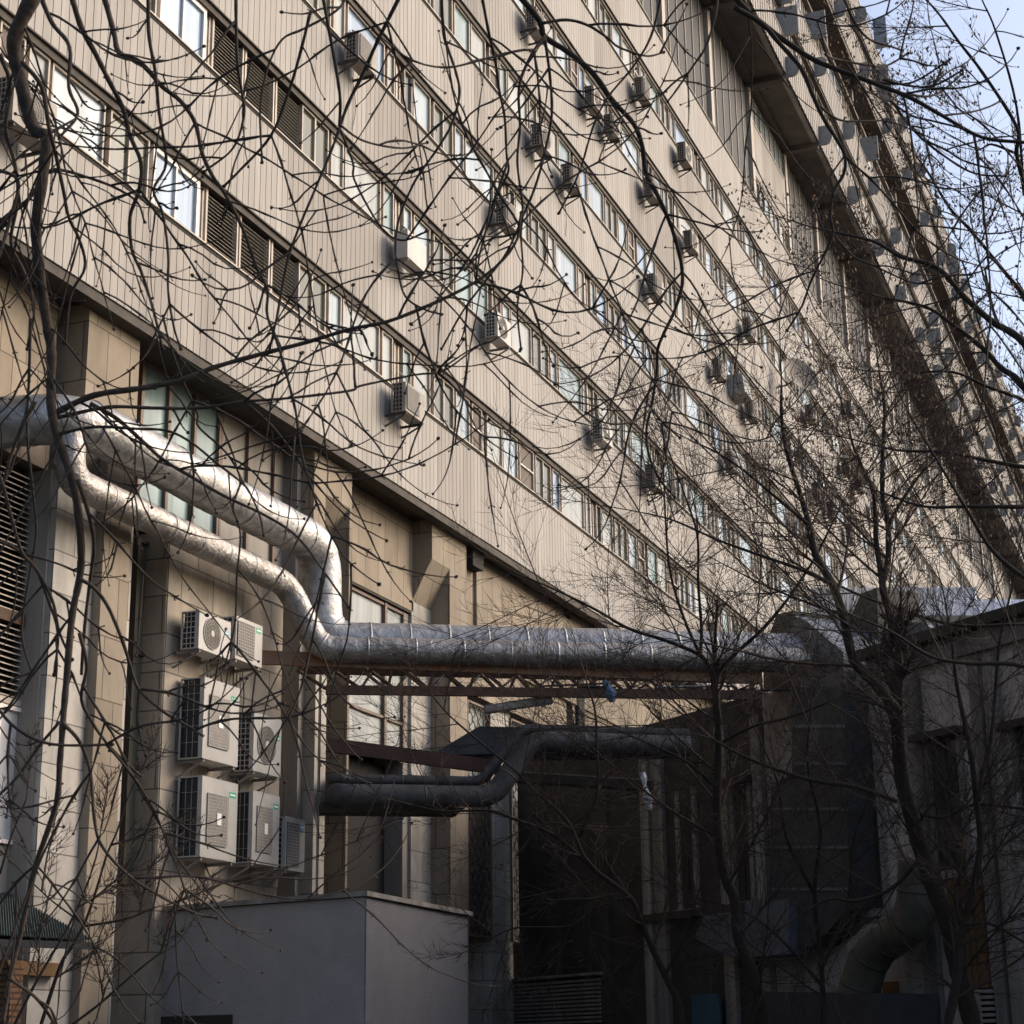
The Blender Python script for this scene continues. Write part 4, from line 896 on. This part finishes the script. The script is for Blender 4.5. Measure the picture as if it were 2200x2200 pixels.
TB = [
 (tr('b', (1040, -60), (1180, 110), (1210, 200), (1330, 280), (1420, 350), (1500, 430), (1590, 560), (1700, 680), (1750, 800), (1770, 950), (1810, 1040))+[(1403, 400), (1428, 452), (1443, 489), (1457, 535), (1465, 576), (1465, 617), (1449, 669), (1426, 717), (1413, 752), (1411, 800), (1400, 870), (1389, 925), (1395, 980), (1418, 1030), (1450, 1069)], 10, 3.5, 7.6),
 (tr('b', (860, -40), (900, 170), (940, 350), (960, 500), (990, 650), (1000, 850), (1010, 950), (950, 1080), (900, 1250), (840, 1380), (830, 1480)), 5, 3, 7.5),
 (tr('b', (1215, 200), (1140, 300), (1070, 480), (1075, 700), (1060, 900), (1090, 1150), (1080, 1300), (1090, 1500), (1060, 1700), (1080, 1932)), 5, 3, 7.4),
 (tr('b', (1210, 200), (1240, 420), (1250, 640), (1210, 850), (1160, 1030), (1090, 1200), (1000, 1400), (880, 1560), (760, 1720), (640, 1932)), 5, 3, 7.6),
 (tr('b', (640, -40), (650, 180), (680, 280), (720, 400), (740, 520), (700, 680), (620, 820), (520, 960), (460, 1070), (400, 1230), (385, 1380), (400, 1500), (440, 1640), (540, 1710), (640, 1740)), 4.5, 3, 7.4),
 (tr('b', (420, -40), (290, 220), (210, 400), (130, 560), (80, 690)), 6, 5, 7.3),
 (tr('b', (-20, -40), (20, 180), (60, 400), (80, 560), (75, 700)), 5.5, 4.5, 7.3),
 (tr('b', (75, 700), (150, 900), (160, 1000), (300, 1250), (420, 1330), (560, 1280)), 4, 3, 7.3),
 (tr('b', (75, 690), (210, 780), (420, 820), (560, 790)), 3.5, 3, 7.2),
 (tr('b', (80, 700), (20, 860), (-60, 1050), (-200, 1400), (-270, 1750), (-310, 1932)), 5, 3.5, 7.2),
 (tr('c', (300, -60), (400, 60), (560, 190), (750, 320), (900, 385), (1100, 460), (1300, 540), (1480, 640), (1700, 760), (1960, 790)), 10, 5, 7.8),
 (tr('c', (330, 40), (480, 130), (570, 230), (700, 380), (760, 520), (820, 650), (900, 780), (940, 860), (935, 960), (880, 1060), (860, 1200), (870, 1310), (760, 1540), (700, 1700), (620, 1830)), 8, 3, 7.7),
 (tr('c', (950, 400), (1100, 450), (1250, 465), (1350, 440), (1520, 330)), 4.5, 3, 7.8),
 (tr('c', (1150, 440), (1300, 475), (1430, 475), (1590, 390)), 4, 3, 7.8),
 (tr('c', (1200, 500), (1340, 530), (1450, 520), (1590, 410)), 4, 3, 7.8),
 (tr('c', (1480, 640), (1640, 620), (1740, 590), (1800, 560)), 3.5, 3, 7.8),
 (tr('c', (770, 560), (900, 660), (1040, 670), (1170, 665)), 4, 3, 7.7),
 (tr('c', (1190, 560), (1310, 640), (1430, 670), (1590, 710)), 3.6, 3, 7.8),
 (tr('c', (1200, 560), (1330, 730), (1500, 870), (1660, 960), (1830, 975)), 4, 3, 7.7),
 (tr('c', (1390, 780), (1500, 830), (1600, 890), (1750, 935)), 3.5, 3, 7.8),
 (tr('c', (920, -40), (1000, 130), (1080, 220), (1190, 255), (1260, 280)), 4, 3, 7.9),
 (tr('c', (830, 300), (900, 330), (1100, 365), (1180, 360), (1290, 295)), 4, 3, 7.8),
 (tr('c', (240, -40), (220, 100), (170, 260), (90, 380), (0, 510), (-40, 560)), 4.5, 3, 7.5),
 (tr('e', (1800, 460), (1700, 530), (1560, 540), (1440, 480)), 3.5, 3, 7.5),
 (tr('e', (1805, 460), (1860, 530), (1960, 620)), 3.5, 3, 7.5),
 (tr('c', (880, 1300), (990, 1420), (1100, 1470), (1300, 1560), (1420, 1570)), 3, 2.5, 7.8),
 (tr('b', (1190, 130), (1330, 110), (1450, 140), (1560, 210), (1620, 260), (1770, 310), (1870, 290)), 5, 3, 7.5),
 (tr('b', (1860, -40), (1800, 200), (1700, 370), (1560, 540), (1480, 700), (1400, 960), (1290, 1180)), 4, 3, 7.6)]
treeA = thing('ash_tree', 'leafless grey-barked ash whose thick crooked limb hangs down the left edge, nearest to the viewer', 'tree', (4.0, 3.6, 0))
treeB = thing('ash_tree', 'leafless ash whose dark budded branches hang in from the top centre', 'tree', (20.6, 7.6, 0))
fg_tree(treeA, TA, 11, .98, M_BARKG)
fg_tree(treeB, TB, 23, .85, M_BARK)
# trunks of the two near trees stand outside the picture
m = MB(); top = bd(*TA[0][0][0], 7.0); m.tube(smooth([(7.0, 3.0, 0), (7.1, 3.2, 2.5), (7.3, 3.8, 5.0), (top+np.array([-.1, -.1, 1.2])), top], 6), [.2-.0068*k for k in range(25)], 10, M_BARKG); m.build('trunk', treeA, True, origin=np.array(treeA.location))
m = MB(); top = bd(*TB[10][0][0], 7.8); t2 = bd(*TB[0][0][0], 7.6)
m.tube(smooth([(20.6, 7.6, 0), (20.5, 7.6, 3.4), (19.3, 7.5, 5.6), top+np.array([1.6, .1, 1.2]), top], 6), [.17-.0062*k for k in range(25)], 10, M_BARK); m.tube(smooth([(19.6, 7.55, 5.2), (17.6, 7.2, 6.9), t2+np.array([.9, 0, .7]), t2], 5), [.07-.0035*k for k in range(16)], 8, M_BARK); m.build('trunk', treeB, True, origin=np.array(treeB.location))

# mid-distance trees
def grow(mb, p, d, L, r, lev, rnd, up=.25, m=None, seeds=None, sides=(6, 4, 3, 3)):
    n = (8, 9, 7, 4)[min(lev, 3)]; st = L/n; d = d/np.linalg.norm(d); pts = [p]; bend = np.array([rnd.uniform(-1, 1), rnd.uniform(-1, 1), rnd.uniform(-.6, .6)])*.5
    for k in range(n):
        d = d+(bend*.35+np.array([0, 0, up])+np.array([rnd.uniform(-1, 1), rnd.uniform(-1, 1), rnd.uniform(-1, 1)])*.55)*(.9/n); d /= np.linalg.norm(d); p = p+d*st; pts.append(p)
    mb.tube(pts, [r*(1-.72*k/n) for k in range(n+1)], sides[min(lev, 3)], m or (M_TWIGR if lev > 0 else M_BARK), cap=False)
    if seeds is not None and lev >= 2 and p[2] > 6.5 and rnd.random() < seeds[1]:
        for _ in range(rnd.randint(2, 5)):
            c = pts[-1]+np.array([rnd.uniform(-.05, .05), rnd.uniform(-.05, .05), rnd.uniform(-.1, 0)]); a = rnd.uniform(0, 3.14); s_ = rnd.uniform(.008, .014); v = np.array([math.cos(a), math.sin(a), 0])*s_; dn = np.array([rnd.uniform(-.02, .02), 0, -rnd.uniform(.03, .055)])
            seeds[0].poly([c, c+v+dn*.6, c+dn, c-v+dn*.6], M_SEED)
    if lev >= 3: return
    cnt = (7, 8, 4)[lev]
    for k in range(cnt):
        t = (k+1+rnd.uniform(-.4, .4))/(cnt+.6); j = min(n-1, max(1, int(t*n))); base = pts[j]; tt = pts[j+1]-pts[j-1]; tt /= np.linalg.norm(tt)
        for sgn in ((-1, 1) if rnd.random() < .5 else (rnd.choice([-1, 1]),)):
            o = np.cross(tt, np.array([rnd.uniform(-1, 1), rnd.uniform(-1, 1), rnd.uniform(-1, 1)])); o = o/(np.linalg.norm(o)+1e-6)*sgn
            grow(mb, base, tt*.85+o*.62, L*rnd.uniform(.35, .68)*(1-.3*t), max(.0036, r*.5*(1-.4*t)), lev+1, rnd, up, m, seeds, sides)
def mid_tree(name, label, traces, seed, dep, per_m=1.3, blen=1.5, up=.25, seeds=None, loc=None, group=None, ltw=None):
    rnd = random.Random(seed); b0 = bd(*traces[0][0][0], dep); t = thing(name, label, 'tree', (b0[0], b0[1], 0) if loc is None else loc, group=group); o3 = np.array(t.location)
    tw = MB(); trk = MB(); sd_ = MB() if seeds else None
    for ti, (path, r0, r1) in enumerate(traces):
        P = smooth(to3(path, dep, rnd, .5 if ti else .15), 5); n = len(P)
        if ti == 0: P = [np.array([P[0][0], P[0][1], 0.0])]+P; n += 1
        rad = [(r0+(r1-r0)*(k/(n-1)))*dep/F*(1+.07*math.sin(k*2.1)) for k in range(n)]
        trk.tube(P, rad, 9 if r0 > 7 else 6, M_BARK)
        L = 0; nxt = .3
        for k in range(3 if ti == 0 else 2, n-1):
            L += np.linalg.norm(P[k]-P[k-1])
            if L > nxt:
                L = 0; nxt = rnd.uniform(.5, 1.1)/per_m/(2.15 if seeds is None else 1.9); tt = P[k+1]-P[k-1]; tt /= np.linalg.norm(tt); a = rnd.uniform(0, 2*PI)
                o = np.cross(tt, np.array([math.cos(a), math.sin(a), .3])); o /= np.linalg.norm(o)
                grow(tw, P[k], tt*.6+o*.9, blen*rnd.uniform(.6, 1.9), max(.009, min(rad[k]*.4, .022)), 1, rnd, up, seeds=(sd_, seeds) if seeds else None)
        grow(tw, P[-1], P[-1]-P[-2], blen*.8, max(.008, rad[-1]), 1, rnd, up, seeds=(sd_, seeds) if seeds else None)
    trk.build('trunk', t, True, origin=o3); o = tw.build('crown', t, False, origin=o3)
    if seeds and sd_.v: tag(sd_.build('seed_clusters', t, origin=o3), kind='stuff')
    return t
mid_tree('maple_tree', 'bare tree with the thickest forked trunk, in front of the dark annex', [
 (tr('i', (1660, 1990), (1600, 1750), (1560, 1600), (1500, 1350), (1420, 1150), (1370, 1000), (1300, 750), (1260, 600), (1240, 400), (1230, 200)), 21, 15),
 (tr('f', (1230, 2140), (1110, 1980), (990, 1850), (930, 1600), (870, 1430), (780, 1270), (740, 1100), (700, 950), (620, 700), (590, 500), (590, 330)), 13, 2.5),
 (tr('f', (1230, 2140), (1240, 1900), (1210, 1700), (1180, 1550), (1150, 1430), (1180, 1300), (1180, 1100), (1150, 950), (1150, 700), (1160, 450), (1130, 250)), 12, 2.5),
 (tr('f', (1150, 1430), (1115, 1200), (1110, 1050), (1090, 900), (1000, 700), (960, 560)), 7, 2),
 (tr('i', (1230, 700), (1000, 620), (750, 580), (450, 480), (200, 350), (20, 200)), 6, 2),
 (tr('i', (1300, 750), (1480, 790), (1650, 720), (1932, 740)), 5, 3), (tr('i', (1370, 1000), (1200, 1180), (1000, 1250), (850, 1240), (700, 1330)), 5, 2),
 (tr('f', (870, 1430), (700, 1350), (500, 1280), (250, 1190), (0, 1080), (-150, 1040)), 4.5, 1.5), (tr('f', (740, 1100), (560, 950), (380, 800), (230, 700), (100, 640)), 4, 1.5),
 (tr('f', (1180, 1550), (1400, 1620), (1600, 1660), (1932, 1650)), 4.5, 3), (tr('f', (1180, 1100), (1300, 900), (1420, 760), (1600, 640)), 4, 2)], 31, 24.0, 1.5, 1.7)
mid_tree('maple_tree', 'slim bare tree crossing the thickest trunk low down, before the tall window', [
 (tr('i', (1500, 1990), (1560, 1680), (1570, 1500), (1620, 1300), (1670, 1100), (1690, 900), (1670, 700), (1640, 450), (1600, 250), (1560, 50), (1540, -120)), 11, 3.5),
 (tr('i', (1680, 700), (1700, 550), (1750, 350), (1780, 0), (1800, -200), (1850, -420)), 6, 2.5), (tr('i', (1690, 900), (1800, 850), (1932, 800)), 4, 3), (tr('i', (1600, 1380), (1750, 1380), (1932, 1480)), 4, 2.5), (tr('i', (1570, 1380), (1550, 1200), (1590, 1080), (1680, 960)), 4, 2)], 37, 23.0, 1.4, 1.5)
mid_tree('maple_tree', 'bare tree with a dark leaning trunk forking at the right end of the bridge', [
 (tr('i', (520, 1990), (430, 1650), (350, 1450), (330, 1250), (270, 1100), (240, 900), (230, 700), (240, 500), (240, 300), (225, 100)), 13, 8),
 ([(1534, 1480), (1526, 1439), (1505, 1408), (1433, 1377), (1350, 1350), (1280, 1310), (1200, 1270), (1130, 1240)], 6, 1.6), ([(1534, 1480), (1547, 1441), (1578, 1406), (1636, 1354), (1690, 1290), (1750, 1200), (1790, 1120)], 5.5, 2),
 ([(1505, 1408), (1507, 1350), (1500, 1250), (1498, 1150), (1470, 1060), (1430, 950)], 4, 1.5), ([(1505, 1408), (1470, 1330), (1440, 1230), (1430, 1120), (1425, 1000)], 4, 1.5), ([(1540, 1600), (1620, 1560), (1700, 1540), (1800, 1500)], 4, 2), ([(1545, 1700), (1480, 1640), (1400, 1600), (1330, 1570)], 4, 1.5)], 41, 25.0, 1.4, 1.6)
mid_tree('young_tree', 'thin bare tree leaning left towards the grey block in the darkest courtyard corner', [
 (tr('h', (1960, 1830), (1830, 1560), (1750, 1380), (1680, 1230), (1500, 1090), (1400, 1000), (1250, 880), (1050, 800), (900, 750), (650, 755), (480, 720)), 8, 1.6),
 (tr('h', (1500, 1090), (1420, 990), (1350, 830), (1250, 720), (1150, 640), (1060, 540), (900, 410), (700, 240), (600, 130)), 5, 1.5), (tr('h', (1400, 900), (1500, 660), (1500, 400), (1490, 200), (1450, 60)), 5, 2), (tr('h', (1060, 1000), (1200, 830), (1400, 830)), 3, 1.5), (tr('h', (1680, 1230), (1500, 1290), (1350, 1390), (1050, 1400), (880, 1480)), 3, 1.3)], 43, 26.0, 1.2, 1.2)
mid_tree('maple_tree', 'tree with dry seed clusters, its bare limbs reaching in from the right edge', [
 ([(2330, 2200), (2320, 1600), (2290, 1100), (2260, 850)], 26, 16),
 ([(2262, 860), (2200, 738), (2130, 690), (2071, 637), (2013, 575), (1935, 551), (1880, 520), (1800, 500)], 9, 2.5), ([(2280, 980), (2200, 832), (2150, 790), (2110, 747), (2050, 700), (1990, 660), (1900, 640)], 8, 2.5),
 ([(2260, 850), (2240, 600), (2200, 400), (2184, 330), (2184, 272), (2110, 155), (2060, 90), (2021, 35), (1982, -10)], 7, 2), ([(2230, 720), (2200, 640), (2141, 563), (2087, 497), (2040, 446), (1993, 369), (1970, 338)], 5, 2),
 ([(2200, 420), (2184, 230), (2140, 70), (2110, 0)], 4, 1.8), ([(2184, 330), (2130, 310), (2100, 320), (2040, 290)], 3, 1.5), ([(2240, 1000), (2200, 1003), (2110, 987), (2032, 972), (1935, 968), (1877, 956)], 6, 2), ([(2250, 1100), (2200, 1090), (2087, 1088), (1985, 1088), (1900, 1060)], 6, 2),
 ([(2280, 1500), (2200, 1432), (2080, 1425), (2000, 1410), (1920, 1360), (1850, 1330)], 6, 2), ([(2260, 900), (2200, 860), (2120, 830), (2050, 800), (1960, 800)], 5, 2), ([(2300, 1300), (2200, 1240), (2130, 1180), (2080, 1100), (2020, 1000), (1960, 900)], 6, 2)], 47, 18.0, .75, 1.25, seeds=.5)
mid_tree('young_tree', 'multi-stemmed bare young tree low at the right, in front of the wide dark wall duct', [
 ([(1770, 2230), (1765, 2080), (1750, 1920), (1762, 1780), (1735, 1640), (1745, 1500)], 7, 2), ([(1765, 2080), (1820, 1950), (1835, 1800), (1880, 1680)], 5, 1.8), ([(1750, 1920), (1690, 1800), (1670, 1680), (1620, 1560)], 5, 1.6),
 ([(1768, 2120), (1680, 2020), (1600, 1960), (1500, 1930)], 4, 1.5)], 61, 27.0, .9, 1.6)
mid_tree('sapling', 'thin leafless sapling at the bottom left in front of the pale stone pier', [
 (tr('g', (210, 1990), (330, 1620), (400, 1500), (470, 1370), (530, 1200), (590, 1000), (650, 860), (700, 700), (750, 590)), 5, 1.5), (tr('g', (470, 1390), (700, 1350), (850, 1290), (930, 1270)), 3, 1.2),
 (tr('g', (340, 1980), (540, 1830), (700, 1690), (860, 1560), (980, 1490), (1050, 1390)), 3.2, 1.2), (tr('g', (450, 1370), (300, 1260), (190, 1160), (80, 1050)), 2.6, 1.2), (tr('g', (60, 1980), (200, 1700), (400, 1350), (520, 1050), (560, 850)), 3.6, 1.3), (tr('g', (0, 1100), (60, 900), (140, 700), (150, 640)), 2.6, 1.2)], 53, 13.0, .7, .5, up=.2)
# lowest cables on the wall
m = MB()
for pts in ([(470, 1425), (474, 1450), (480, 1484)], [(508, 1640), (515, 1690), (508, 1735), (512, 1760)], [(520, 1430), (524, 1500), (516, 1560), (520, 1590)], [(606, 1640), (612, 1700), (604, 1760), (600, 1790)], [(440, 1850), (455, 1885), (500, 1892), (560, 1885)], [(510, 1430), (508, 1475), (512, 1520), (506, 1545)], [(503, 1430), (501, 1480), (507, 1540), (500, 1570)], [(443, 1425), (446, 1450), (446, 1475)]):
    m.tube(smooth([bx(x, y, XA+.05) for x, y in pts], 4), .012, 5, M_STEEL)
tag(m.build('cable', origin=bx(510, 1430, XA)), 'black refrigerant hoses hanging down the stone wall between the units', 'cable')
